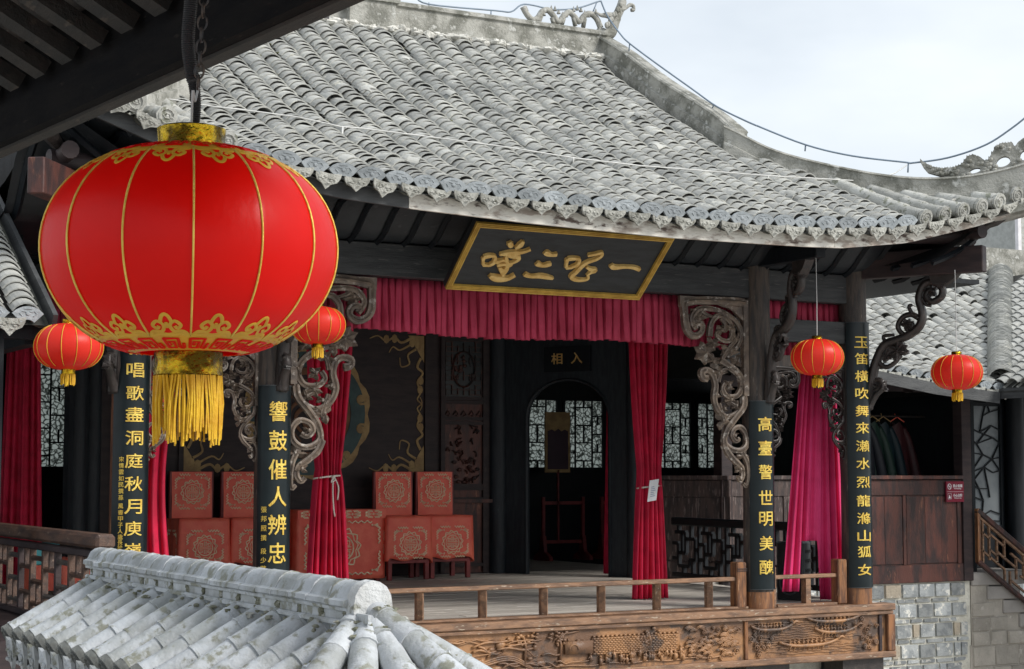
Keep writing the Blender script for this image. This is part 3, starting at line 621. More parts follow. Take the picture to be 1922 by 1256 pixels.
# bridge, hills and flowing lines on the left half
for q in range(3): rel.tube(smooth_path([rp(2.9, -.49, .01), rp(3.2, -.40 + q * .018, .016), rp(3.45, -.36 + q * .018, .02), rp(3.62, -.42 + q * .015, .012), rp(3.72, -.47, .01)], 4), .011, 5)
for k in range(70):
    x = rng.uniform(.2, 4.1); z = rng.uniform(-.47, -.2); L = rng.uniform(.12, .4); s = rng.uniform(-.08, .08)
    rel.tube(smooth_path([rp(x, z, .006), rp(x + L * .3, z + s * .5 + .015, .02), rp(x + L * .7, z + s - .01, .016), rp(x + L, z + s, .006)], 3), rng.uniform(.005, .013), 5)
for k in range(40): rel.blob(rp(rng.uniform(.3, 4.2), rng.uniform(-.46, -.2), .004), (rng.uniform(.02, .07), .022, rng.uniform(.015, .04)), n=7)
wave(3.1, 6.0, -.455, .008, .45, .008, 0, .01); wave(2.4, 3.6, -.19, .01, .2, .006); wave(2.6, 3.3, -.17, .008, .16, .006)
rel.build('relief_carving', WOOD_RELIEF, frz, sm=True)
# joists and posts under the stage
for x in (6.42, 7.65):
    MB().box((x - .2, .0, -3.2), (x + .16, .3, -.565)).build('support_post', WOOD_B, theatre)
    m = MB(); m.box((x - .24, -.1, -.70), (x + .3, .2, -.562)); m.tube([(x + .16, .02, -.72), (x + .28, .02, -.78), (x + .2, .02, -.9)], .04, 6); m.build('support_bracket', WOOD_CARVE_D, theatre)
MB().box((-.3, .35, -3.2), (8.0, .55, -.41)).build('stage_base_wall', BRICKJ, theatre)
# stage ceiling and walls
MB().box((-3.5, .1, 3.45), (9.6, 10.5, 3.5)).build('stage_ceiling', WOOD_B, theatre)

# ------------------------------------------------------------------ back screen of the stage
YB = 6.7
def wallbox(a, b, nm, mt, par, bv=0): return link(nm, MB().box(a, b).mesh(nm, mt), par, bevel=bv)
screen = wallbox((1.45, YB, 0), (7.12, YB + .08, 3.45), 'back_screen', WOOD_D, theatre)
for x in (2.60, 6.0): wallbox((x - .03, YB - .03, .0), (x + .03, YB, 3.45), 'screen_post', WOOD_D, screen)
def ypt(x, z, d=0): return Vector((x, YB - d, z))
def ring(mb, cx, cz, r0, r1, d0, d1, n=48, m=0, scal=0, ns=12):
    o = []
    for k in range(n):
        a = 2 * PI * k / n; R1 = r1 + scal * abs(math.sin(ns * a / 2))
        o.append(((r0 * math.cos(a), r0 * math.sin(a)), (R1 * math.cos(a), R1 * math.sin(a))))
    vs = []
    for (a, b) in o: vs += [ypt(cx + a[0], cz + a[1], d1), ypt(cx + b[0], cz + b[1], d1), ypt(cx + a[0], cz + a[1], d0), ypt(cx + b[0], cz + b[1], d0)]
    fs = []
    for k in range(n):
        i, j = 4 * k, 4 * ((k + 1) % n); fs += [(i, i + 1, j + 1, j), (i + 1, i + 3, j + 3, j + 1), (i + 2, i, j, j + 2)]
    mb.add(vs, fs, m)
MX, MZ = 4.30, 2.12
m = MB(); ring(m, MX, MZ, .60, .80, 0, .012, scal=.055); m.build('teal_ring', TEAL_PAINT, screen)
m = MB(); ring(m, MX, MZ, .80, .835, 0, .014, scal=.055); 
for k in range(12):
    a = 2 * PI * (k + .5) / 12; c = (MX + .77 * math.cos(a), MZ + .77 * math.sin(a)); sg = 1 if k % 2 else -1
    pts = [ypt(c[0] + .085 * (1 - t * .85) * math.cos(a + sg * t * 8), c[1] + .085 * (1 - t * .85) * math.sin(a + sg * t * 8), .014) for t in [i / 12 for i in range(13)]]
    m.tube(pts, .018, 5, flat=.4, nrm=(0, 1, 0))
    m.blob(ypt(c[0], c[1], .01), (.05, .012, .05), n=8)
m.build('gold_cloud_ring', GOLD_PAINT, screen)
m = MB(); ring(m, MX, MZ, .50, .59, 0, .013); ring(m, MX, MZ, .42, .44, 0, .013)
for k in range(5):
    a = k * 1.25; m.tube(smooth_path([ypt(MX + (.1 + .28 * t) * math.cos(a + t * 3.2), MZ + (.1 + .28 * t) * math.sin(a + t * 3.2), .012) for t in (0, .25, .5, .75, 1)], 4), lambda t: .035 * (1 - t * .7), 6, flat=.3, nrm=(0, 1, 0))
m.build('inner_medallion', ORANGE_PAINT, screen)
def corner(sx, sz, cx, cz):                           # painted scroll in a corner of the centre panel
    m = MB(); P = lambda u, v: ypt(cx - sx * u, cz - sz * v, .012)
    m.add([P(0, 0), P(.24, .0), P(.18, .07), (P(.12, .10)), P(.10, .2), P(.05, .28), P(0, .36)], [(0, 1, 2, 3, 4, 5, 6)])
    for pts, r in (([(.05, .3), (.10, .42), (.02, .5), (.10, .62), (.05, .75), (.10, .85), (.03, .92), (.06, 1.0)], .018), ([(.2, .04), (.34, .10), (.44, .03), (.56, .09), (.68, .02), (.8, .06)], .018),
                   ([(.12, .18), (.24, .26), (.22, .38), (.34, .42), (.36, .3)], .016), ([(.2, .12), (.36, .2), (.46, .16), (.52, .24)], .014)):
        m.tube(smooth_path([P(*p) for p in pts], 4), lambda t, r=r: r * (1.2 - t * .8), 6, flat=.35, nrm=(0, 1, 0))
    for u, v in ((.05, .6), (.06, .72), (.44, .05), (.56, .06), (.1, .12), (.18, .1)): m.blob(P(u, v), (.045, .008, .06), n=7)
    m.build('corner_scroll', GOLD_PAINT, screen)
for sx, cx in ((1, 5.96), (-1, 2.64)): corner(sx, 1, cx, 3.18); corner(sx, -1, cx, 1.36)
wallbox((2.63, YB - .02, 1.18), (5.97, YB, 1.26), 'dado_rail', WOOD_D, screen)
# lattice doors on both sides of the centre panel
def lattice_door(x0, x1):
    d = wallbox((x0, YB - .012, .02), (x1, YB, 3.2), 'lattice_door', WOOD_PANEL, screen)
    fr = MB()
    for xx in (x0, x1 - .06): fr.box((xx, YB - .05, .02), (xx + .06, YB - .0125, 3.2))
    for z in (.1, .98, 1.12, 1.16, 2.0, 2.06, 2.28, 2.33, 3.14): fr.box((x0 + .061, YB - .045, z), (x1 - .061, YB - .0125, z + .045))
    fr.build('door_frame', WOOD_D, d)
    xa, xb, xm = x0 + .08, x1 - .08, (x0 + x1) / 2; lt = MB(); rr = random.Random(int(x0 * 10))
    wallbox((xa, YB - .02, 2.38), (xb, YB - .0125, 3.13), 'lattice_ground', BLACKBOARD, d)
    nz_ = 11
    for i in range(nz_ + 1):
        z = lerp(2.40, 3.11, i / nz_); lt.box((xa, YB - .036, z), (lerp(xa, xb, (.32, .5, .2)[i % 3]), YB - .0225, z + .012)); lt.box((lerp(xa, xb, 1 - (.32, .5, .2)[i % 3]), YB - .036, z), (xb, YB - .0225, z + .012))
    for i in range(7):
        x = lerp(xa, xb, i / 6); 
        for z0 in (2.4, 2.6, 2.82, 2.98): lt.box((x - .006, YB - .038, z0), (x + .006, YB - .0225, z0 + (.13 if i % 2 else .09)))
    lt.tube([(xm + .17 * math.cos(a), YB - .04, 2.75 + .24 * math.sin(a)) for a in [2 * PI * k / 20 for k in range(21)]], .012, 5)
    for k in range(16): lt.blob((xm + rr.uniform(-.15, .15), YB - .035, 2.75 + rr.uniform(-.2, .2)), (.03, .015, .025))
    lt.build('lattice', WOOD_PANEL, d)
    cv = MB()
    for k in range(30):
        z = rr.uniform(1.22, 1.95); x = rr.uniform(xa + .06, xb - .06); cv.tube([(x, YB - .02, z), (x + rr.uniform(-.06, .06), YB - .035, z + .05), (x + rr.uniform(-.08, .08), YB - .02, z + rr.uniform(-.04, .08))], .012, 5)
    for k in range(5):
        x = lerp(xa + .03, xb - .03, k / 4); cv.tube([(x - .04, YB - .02, 2.13), (x, YB - .03, 2.19), (x + .04, YB - .02, 2.14), (x, YB - .03, 2.12)], .009, 4)
    for k in range(14): cv.blob((rr.uniform(xa + .05, xb - .05), YB - .022, rr.uniform(1.2, 1.55)), (.04, .02, .025))
    cv.build('panel_carving', WOOD_PANEL, d, sm=True, kind='stuff')
lattice_door(6.2, 6.9); lattice_door(1.75, 2.42)
bb = wallbox((6.06, YB - .06, .95), (7.0, YB - .055, 1.0), 'dado_rail', WOOD_PANEL, screen)
# splayed side walls with the arched stage doors
class Frame2:
    def __init__(s, A, B, side): s.A = Vector((*A, 0)); s.d = (Vector((*B, 0)) - s.A); s.L = s.d.length; s.d.normalize(); s.n = Vector((-s.d.y, s.d.x, 0)) * side
    def __call__(s, u, v, w=0): return s.A + s.d * u + s.n * w + Vector((0, 0, v))    # w towards the stage
    def box(s, mb, a, b, m=0):
        (u0, v0, w0), (u1, v1, w1) = a, b
        vs = [s(u, v, w) for w in (w0, w1) for u, v in ((u0, v0), (u1, v0), (u1, v1), (u0, v1))]
        mb.add(vs, [(0, 1, 2, 3), (7, 6, 5, 4), (0, 4, 5, 1), (1, 5, 6, 2), (2, 6, 7, 3), (3, 7, 4, 0)], m); return mb
FR = Frame2((7.12, 6.75), (8.86, 3.80), -1); FL = Frame2((1.44, 6.75), (-.30, 3.80), 1)
for F, nm in ((FR, 'r'), (FL, 'l')):
    def fu(px):
        r = ray(px, 900); dd_ = Vector((F.A.x - CAM.x, F.A.y - CAM.y)); t_ = (dd_.x * F.d.y - dd_.y * F.d.x) / (r.x * F.d.y - r.y * F.d.x); q_ = CAM + r * t_; return (q_.x - F.A.x) * F.d.x + (q_.y - F.A.y) * F.d.y
    for u in ((0.03, 2.13) if nm == 'r' else (.03, fu(172), fu(132))):
        c = F(u, 0, .05); m = MB(); m.lathe([(0, 0), (.13, 0), (.125, 3.45)], 18, c); auto_smooth(m.build('inner_column', WOOD_IN, theatre))
    if nm == 'l':
        m = MB(); F.box(m, (.16, 0, 0), (fu(118), 3.45, .06)); m.build('door_wall', WOOD_IN, theatre); continue
    arch = [(1.75, 0), (1.75, 2.1)] + [(1.125 + .625 * math.cos(a), 2.1 + .5 * math.sin(a)) for a in [PI * k / 10 for k in range(1, 10)]] + [(.5, 2.1), (.5, 0)]
    # left and right leaf of wall and the head over the arch
    m = MB()
    m.prism([(.16, 0), (.5, 0), (.5, 2.1), (.16, 2.1)], F, 0, .06); m.prism([(1.75, 0), (2.0, 0), (2.0, 2.1), (1.75, 2.1)], F, 0, .06)
    ap = [(1.125 + .625 * math.cos(a), 2.1 + .5 * math.sin(a)) for a in [PI * k / 12 for k in range(13)]]
    for (a0, b0), (a1, b1) in zip(ap, ap[1:]): m.prism([(a1, b1), (a0, b0), (a0, 3.45), (a1, 3.45)], F, 0, .06)
    m.prism([(.16, 2.1), (.5, 2.1), (.5, 3.45), (.16, 3.45)], F, 0, .06); m.prism([(1.75, 2.1), (2.0, 2.1), (2.0, 3.45), (1.75, 3.45)], F, 0, .06)
    w = m.build('door_wall', WOOD_IN, theatre)
    m = MB(); m.tube([F(1.75, 0, .075)] + [F(a, b, .075) for a, b in ap] + [F(.5, 0, .075)], .022, 4); F.box(m, (.16, 3.16, .061), (2.0, 3.2, .085)); m.build('door_moulding', WOOD_IN, w)
# wainscot along the wing, seen past the right of the stage
wing = thing('wing_building', (11, 4, 0), 'dark timber side wing with panelled lower wall and grey tiled roof, right of the stage', 'building')
def wains(F, u0, u1, z0, z1, panels, mt, par):
    m = MB(); F.box(m, (u0, z0, -.05), (u1, z1 - .27, -.005)); o = m.build('wainscot', mt, par)
    for a, b, z, dz, w in ((u0, u1, z1 - .055, .055, .05), (u0, u1, z1 - .27, .21, .012), (u0, u1, z0, .24, .02)):
        mm = MB(); F.box(mm, (a, z, -.05), (b, z + dz - .002, w)); link('wainscot_rail', mm.mesh('r', mt), o, bevel=.006)
    for a, b in panels:
        n = max(1, round((b - a) / .3))
        for k in range(n):
            mm = MB(); F.box(mm, (lerp(a, b, k / n) + .002, z0 + .26, -.004), (lerp(a, b, (k + 1) / n) - .002, z1 - .29, .006 + .002 * (k % 2))); mm.build('panel_board', mt, o)
        for e in (a - .03, b + .03):
            mm = MB(); F.box(mm, (e - .028, z0 + .242, -.004), (e + .028, z1 - .272, .022)); link('wainscot_stile', mm.mesh('s', mt), o, bevel=.005)
    return o
wains(FR, 2.28, 3.42, -.02, 1.32, [(2.4, 3.3)], WOOD_PANELG, wing)
FW = Frame2((8.87, 3.9), (13.06, 3.9), -1)
wains(FW, .03, 1.6, -.13, 1.32, [(.12, .9), (1.02, 1.5)], WOOD_PANELG, wing)
wains(FW, 1.6, 4.0, -.13, 1.32, [(1.72, 2.12), (2.3, 2.92), (3.04, 3.9)], WOOD_PANEL, wing)
for u in (4.09, 0.0):
    mm = MB(); FW.box(mm, (u - .085, -.13, -.15), (u + .085, 2.6, .03)); link('wing_post', mm.mesh('p', WOOD_D), wing, bevel=.006)
mm = MB(); FW.box(mm, (0.1, 2.46, -.12), (4.9, 2.62, .0)); mm.build('wing_lintel', WOOD_D, wing)
wallbox((8.9, 3.4, 2.66), (12.8, 10, 2.7), 'wing_ceiling', WOOD_B, wing) if False else None
wallbox((9.6, 3.96, -.2), (24, 10.4, -.13), 'wing_floor', WOOD_D, wing); 
MB().box((7.9, 3.96, -.12), (9.6, 10.4, -.01)).build('wing_floor', FLOORM, wing); MB().box((-3.4, 3.96, -.12), (1.2, 10.4, -.01)).build('wing_floor', FLOORM, wing)
MB().box((7.12, 6.9, -.12), (7.9, 10.4, -.012)).build('wing_floor', FLOORM, wing)
MB().box((1.2, 6.9, -.12), (7.11, 10.4, -.012)).build('wing_floor', WOOD_D, wing)
# far wall with leaf-patterned lattice windows
YW = 10.0
def wallstrip(x0, x1, z0, z1): wallbox((x0, YW, z0), (x1, YW + .12, z1), 'rear_wall', WOOD_B, wing)
wallstrip(-4, 18, -.15, 1.40); wallstrip(-4, 18, 2.90, 3.5); wallstrip(9.2, 18, 2.56, 2.898)
def window(x0, x1, z0, z1):
    f = MB(); t = .045
    f.box((x0, YW - .02, z0), (x0 + t, YW + .05, z1)); f.box((x1 - t, YW - .02, z0), (x1, YW + .05, z1)); f.box((x0 + t, YW - .02, z0), (x1 - t, YW + .05, z0 + t)); f.box((x0 + t, YW - .02, z1 - t), (x1 - t, YW + .05, z1))
    o = f.build('window', WOOD_B, wing)
    MB().box((x0 + t, YW + .02, z0 + t), (x1 - t, YW + .025, z1 - t)).build('pane', PANEW, o)
    l = MB(); W_, H = x1 - x0, z1 - z0; b = .011
    def hb(u0, u1, v): l.box((x0 + W_ * u0, YW - .012, z0 + H * v - b), (x0 + W_ * u1, YW + .012, z0 + H * v + b))
    def vb(u, v0, v1): l.box((x0 + W_ * u - b, YW - .014, z0 + H * v0), (x0 + W_ * u + b, YW + .014, z0 + H * v1))
    for v in (.25, .5, .75): hb(.05, .3, v); hb(.7, .95, v)
    for v in (.13, .38, .62, .87): hb(.3, .7, v)
    for u in (.3, .7): vb(u, .04, .96)
    for v0, v1 in ((.04, .13), (.38, .62), (.87, .96)): vb(.5, v0, v1)
    for v0, v1 in ((.25, .37), (.63, .75)): vb(.17, v0, v1); vb(.83, v0, v1)
    l.build('lattice_bars', WOOD_B, o)
x = 9.22; xs_w = []
while x < 15.5: window(x, x + .80, 1.395, 2.563); xs_w.append(x); wallstrip(x + .797, x + .873, 1.396, 2.562); x += .87
wallstrip(15.3, 18, 1.402, 2.558); wallstrip(8.0, 9.218, 1.402, 2.898)
window(1.195, 2.105, 1.395, 2.905); window(.195, 1.105, 1.395, 2.905); wallstrip(1.102, 1.198, 1.402, 2.898); wallstrip(-4, .198, 1.402, 2.898); wallstrip(2.102, 8.0, 1.402, 2.898)
wallbox((-3.6, 3.5, -.1), (-3.5, 10, 3.45), 'side_wall', WOOD_B, wing)
# ice-crack lattice door and column right of the post
F4 = Frame2((13.3, 4.6), (16.5, 4.6), -1)
dr = MB(); F4.box(dr, (.40, .55, -.03), (.98, 2.34, 0)); 
ld = dr.build('ice_crack_panel', PANED, wing)
lt = MB(); rr = random.Random(21)
for z in (.55, 2.32): F4.box(lt, (.38, z, .001), (1.0, z + .05, .03))
for u in (.36, .98): F4.box(lt, (u, .0, .001), (u + .05, 2.37, .035))
pts = [[(.41 + .19 * i + (rr.uniform(-.07, .07) if 0 < i < 3 else 0), .6 + .2 * j + rr.uniform(-.08, .08)) for j in range(10)] for i in range(4)]
for i in range(4):
    for j in range(10):
        if i < 3 and rr.random() < .85: a, b = pts[i][j], pts[i + 1][j]; lt.beam(F4(*a, .014), F4(*b, .014), .016, .02, up=F4.n)
        if j < 9 and rr.random() < .75: a, b = pts[i][j], pts[min(3, max(0, i + rr.choice((0, 0, 1, -1))))][j + 1]; lt.beam(F4(*a, .016), F4(*b, .016), .016, .02, up=F4.n)
lt.build('lattice', WOOD_B, ld)
m = MB(); m.lathe([(0, -.15), (.14, -.15), (.135, 3.2)], 18, (14.5, 4.5, 0)); auto_smooth(m.build('wing_column', WOOD_B, wing))
wallbox((13.15, 4.64, -.1), (18, 4.7, 3.2), 'wing_partition', WOOD_B, wing); MB().prism([(3.97, -.1), (10, -.1), (10, 2.7), (6.6, 4.3), (3.97, 2.7)], lambda u, v, d: Vector((13.14 + d, u, v)), 0, .06).build('wing_partition', WOOD_B, wing)
# wing roof: main slope towards us and the slope of the return on its right
WE = [(8.2, 2.9), (10.2, 2.76), (10.73, 2.70), (11.7, 2.57), (12.78, 2.47), (14, 2.47), (18, 2.6)]
def wz(x, y): return interp(x, WE) * (1 - (y - 3.15) / 3.45) + 4.6 * (y - 3.15) / 3.45 - .12 * math.sin(PI * min(1, max(0, (y - 3.15) / 3.45)))
m = MB(); m.grid(lambda u, v: (lerp(8.3, 18, u), lerp(3.12, 6.6, v), wz(lerp(8.3, 18, u), lerp(3.12, 6.6, v)) - .06), 10, 8)
m.add([(8.3, 6.6, 4.54), (18, 6.6, 4.54), (18, 10.4, 2.75), (8.3, 10.4, 2.75)], [(0, 1, 2, 3)])
wroof = m.build('wing_roof', DECK, wing)
wallbox((8.6, 6.45, 4.5), (18, 6.72, 4.98), 'wing_ridge', PLASTER, wroof)
def framef(zf, x, y, dirx=0):
    e = .05; p = Vector((x, y, zf(x, y)))
    if dirx: ay = Vector((2 * e, 0, zf(x + e, y) - zf(x - e, y))); ax = Vector((0, -2 * e, zf(x, y - e) - zf(x, y + e)))
    else: ax = Vector((2 * e, 0, zf(x + e, y) - zf(x - e, y))); ay = Vector((0, 2 * e, zf(x, y + e) - zf(x, y - e)))
    ax.normalize(); ay.normalize(); n = ax.cross(ay).normalized(); ay = n.cross(ax); return p, ax, ay, n
rng = random.Random(9); wc = []; wj = MB(); kx = 0
while True:
    x = 9.2 + .245 * kx; kx += 1
    if x > 17.2: break
    y0 = 3.15 if x < 12.95 else 3.15 + (x - 12.95); 
    y = y0 + .02
    while y < 6.45:
        p, a, b, n = framef(wz, x + .1225, y); wj.add([mtx(p - n * .03, a, b, n) @ Vector(v) for v in CV], CF, 0, rng.random() * .45); y += .16
    y = y0 + .06
    while y < 6.42:
        p, a, b, n = framef(wz, x + rng.gauss(0, .006), y); th = math.radians(rng.gauss(8.5, 2)); yw = rng.gauss(0, .08)
        if rng.random() < .05: y += .1
        b2 = b * math.cos(th) - n * math.sin(th); a2 = (a * math.cos(yw) + b2 * math.sin(yw)).normalized(); b2 = (b2 - a2 * b2.dot(a2)).normalized()
        wc.append(mtx(p + n * .035, a2, b2, a2.cross(b2))); y += rng.uniform(.10, .125)
    if x < 12.9:
        p, a, b, n = framef(wz, x, 3.17); up = Vector((0, 0, 1))
        o = link('fan_end_tile', fan_me); o.parent = wroof; o.matrix_basis = mtx(p + n * .03, Vector((1, 0, 0)), Vector((0, 1, 0)), up)
        p, a, b, n = framef(wz, x + .1225, 3.15); o = link('drip_tile', drip_me); o.parent = wroof; o.matrix_basis = mtx(p - up * .01, Vector((1, 0, rng.uniform(-.1, .1))).normalized(), Vector((0, 1, 0)), up)
def wz2(x, y): return 2.5 + (x - 12.85) * .60
m = MB(); m.grid(lambda u, v: (lerp(12.85, 16.3, u), lerp(.5, 6.6, v), wz2(lerp(12.85, 16.3, u), 0) - .055), 6, 8); m.build('return_roof', DECK, wroof)
y = 5.6
while y > .9:
    x0 = 12.9 + max(0, y - 3.2); x = x0
    while x < 16.2:
        p, a, b, n = framef(wz2, x, y, 1); th = math.radians(9); b2 = b * math.cos(th) - n * math.sin(th)
        wj.add([mtx(p + n * .035, a, b2, a.cross(b2)) @ Vector(v) for v in TV], TF, 0, rng.random()); x += .11
    x = x0
    while x < 16.2:
        p, a, b, n = framef(wz2, x, y - .1225, 1); wj.add([mtx(p - n * .03, a, b, n) @ Vector(v) for v in CV], CF, 0, rng.random() * .4); x += .16
    y -= .245
wc.sort(key=lambda M: (M.translation - CAM).length if M.translation.x > 10.9 else 99)
for i, M in enumerate(wc):
    if i < 250: o = link('roof_tile', tile_me); o.parent = wroof; o.matrix_basis = M
    else: wj.add([M @ Vector(v) for v in TV], TF, 0, rng.random())
# thick roll of stacked tiles down the inner corner
BV, BF = shell(.20, math.radians(80), .12, .02, n=9)
k = 0; dd = Vector((1, 1, .62)).normalized()
p = Vector((12.98, 3.2, 2.60)); 
while k < 78:
    sd_ = Vector((1, -1, 0)).normalized(); th = math.radians(14); n_ = sd_.cross(dd)
    b2 = dd * math.cos(th) - n_ * math.sin(th); wj.add([mtx(p + n_ * (.02 + rng.uniform(-.006, .006)), sd_, b2, sd_.cross(b2)) @ Vector(v) for v in BV], BF, 0, rng.random()); p = p + dd * .062; k += 1
wj.build('roof_tile', TILE_R, wroof, kind='stuff')
# eave board
m = MB(); P_ = [(x, 3.12, wz(x, 3.12) - .09) for x in (8.3, 9.5, 10.7, 11.7, 12.3, 12.85)]
for a, b in zip(P_, P_[1:]): m.beam(a, b, .03, .15)
m.build('wing_fascia', FASCIA_D, wroof); MB().beam((12.88, 3.14, 2.42), (12.88, .5, 2.42), .03, .14).build('wing_fascia', FASCIA_D, wroof)
wallbox((11.5, 3.3, 2.42), (11.56, 3.5, 2.56), 'purlin_bracket', WOOD_D, wroof)
MB().box((14.9, .5, -3.2), (15.1, 3.0, 2.9)).build('return_wall', WOOD_B, wing)
# grey brick plinth under the wing
bw = thing('brick_wall', (11, 4, -1.5), 'grey brick plinth wall with thick pale mortar under the dark wooden panel', 'wall')
MB().box((-2.5, 3.93, -3.2), (13.02, 4.2, -.135)).build('mortar', BRICKJ, bw)
bmes = []
rng = random.Random(13)
def brickmesh(w, h, d=.03):
    m = MB(); j = lambda: rng.uniform(-.006, .006)
    vs = [(x + j(), y, z + j()) for y in (0, -d) for x, z in ((0, 0), (w, 0), (w, h), (0, h))]; vs[4:] = [(x * .96 + w * .02, y + j() * .6, z * .94 + h * .03) for x, y, z in vs[4:]]
    m.add(vs, [(3, 2, 1, 0), (4, 5, 6, 7), (0, 1, 5, 4), (1, 2, 6, 5), (2, 3, 7, 6), (3, 0, 4, 7)]); return m.mesh('brick', BRICKM)
z = -.15; r = 0
big = [brickmesh(w, .175) for w in (.27, .30, .25, .10, .12)]; thin = [brickmesh(w, .045, .022) for w in (.2, .26, .3)]
bigt = []
for q in big:
    q2 = q.copy(); q2.materials[0] = BRICK_T; bigt.append(q2)
while z > -1.75:
    hh = .175 if r % 2 == 0 else .045; z -= hh; x = 10.1 + rng.uniform(-.2, 0) if z > -.9 else 8.3
    if z < -.62: x = 7.3 + rng.uniform(-.2, 0)
    while x < 12.93:
        i = rng.choice((0, 0, 1, 2, 3, 4)) if r % 2 == 0 else rng.randrange(3); wds = (.27, .30, .25, .10, .12) if r % 2 == 0 else (.2, .26, .3)
        if x + wds[i] > 12.99: break
        o = link('brick', ((bigt if rng.random() < .1 else big) if r % 2 == 0 else thin)[i], bw, loc=Vector((x, 3.93, z)) - Vector((11, 4, -1.5))); x += wds[i] + .028
    z -= .026; r += 1
# stone stair going down to the right
st = thing('stone_stairs', (13.6, 4.2, -1), 'rough tan stone block stairs stepping down to the right beside the brick wall', 'stairs')
MB().box((13.03, 3.92, -3.2), (13.32, 4.55, -.16)).build('stair_core', STONE, st)
for i, (x0, zt) in enumerate([(13.03, -.02), (13.32, -.22), (13.62, -.42), (13.92, -.62), (14.22, -.82), (14.52, -1.02)]):
    link('step', MB().box((x0, 3.895 - .006 * (i % 2), zt - .185), (x0 + (1.2 if i < 1 else .62), 6.3 if i == 0 else 4.6, zt)).mesh('step', STEPM), st, bevel=.012); MB().box((x0 + .003, 3.925 + .002 * i, -3.2), (x0 + .34, 4.58, zt - .187)).build('stair_core', STONE, st)
rng = random.Random(17); z = -.24
while z > -2.2:
    h = rng.choice((.20, .24, .28)) if z < -.7 else .20; x = 13.035; 
    while x < 15.4:
        w = rng.uniform(.28, .5)
        top = -.20 - .2 * int(max(0, (x + w - 13.04) / .30))
        if z < top - .02:
            d = rng.uniform(.012, .035); m = MB(); j = lambda: rng.uniform(-.012, .012)
            vs = [(x + .006, 3.92, z - h + .006), (x + w - .006, 3.92, z - h + .006), (x + w - .006, 3.92, z - .006), (x + .006, 3.92, z - .006)]; c = [(vx + (.012 if i in (0, 3) else -.012) + j() * .3, 3.92 - d + j(), vz + (.012 if i < 2 else -.012) + j() * .3) for i, (vx, vy, vz) in enumerate(vs)]
            m.add(vs + c, [(3, 2, 1, 0), (4, 5, 6, 7), (0, 1, 5, 4), (1, 2, 6, 5), (2, 3, 7, 6), (3, 0, 4, 7)]); m.build('stone_block', STONE, st)
        x += w
    z -= h
MB().box((13.0, 3.921, -3.2), (16.5, 4.5, -1.02)).build('stair_core', STONE, st)
# sloping stair rail
sr = thing('stair_railing', (13.5, 3.85, 0), 'brown fretwork railing sloping down beside the stone stairs', 'railing')
SL = -.66
def sp(x, dz): return Vector((x, 3.82, .84 + SL * (x - 13.07) + dz))
link('top_rail', MB().beam(sp(13.07, 0), sp(15.6, 0), .07, .075).mesh('r', WOOD_PANEL), sr, bevel=.012)
link('middle_rail', MB().beam(sp(13.07, -.075), sp(15.6, -.075), .04, .03).mesh('r', WOOD_WARM), sr)
link('bottom_rail', MB().beam(sp(13.07, -.70), sp(15.6, -.70), .07, .06).mesh('r', WOOD_PANEL), sr, bevel=.01)
link('rail_post', MB().box((13.06, 3.79, .12), (13.11, 3.85, .86)).mesh('r', WOOD_WARMV), sr)
for a, b in [((.08, -.25), (.22, -.25)), ((.22, -.08), (.22, -.55)), ((.08, -.5), (.5, -.5)), ((.22, -.4), (.36, -.4)), ((.36, -.2), (.36, -.5)), ((.22, -.18), (.5, -.18)), ((.5, -.08), (.5, -.34)), ((.36, -.34), (.72, -.34)),
             ((.5, -.5), (.5, -.66)), ((.72, -.2), (.72, -.5)), ((.62, -.2), (.9, -.2)), ((.86, -.08), (.86, -.4)), ((.6, -.58), (.95, -.58)), ((.6, -.46), (.6, -.66)), ((.8, -.4), (1.05, -.4)), ((1.0, -.15), (1.0, -.66)), ((1.0, -.25), (1.3, -.25)), ((1.3, -.08), (1.3, -.6)), ((1.1, -.5), (1.5, -.5)), ((1.5, -.3), (1.5, -.66)), ((.1, -.08), (.1, -.66))]:
    MB().beam(sp(13.07 + a[0], a[1]), sp(13.07 + b[0], b[1]), .026, .032, up=(0, 1, 0)).build('fret_bar', WOOD_WARM, sr)
# far tower edge at the right border
tw = thing('brick_tower', (23.5, 14, 0), 'pale brick building edge rising behind the wing roof at the right border', 'building')
tx = at(1912, 430, Y=16).x; tz = at(1912, 372, Y=16).z
MB().box((tx, 16, -3), (tx + 4, 20, tz)).build('wall', mat('far_pale_brick', (.42, .43, .41), (.34, .35, .33), rough=.9, scale=8), tw)
for k in range(24): MB().box((tx - .01, 15.99, tz - .1 - k * .12), (tx + 4, 15.998, tz - .095 - k * .12)).build('mortar_course', BRICKJ, tw)
MB().box((tx - .22, 15.8, -3), (tx - .12, 15.9, tz + .02)).build('downpipe', WHITEP, tw)

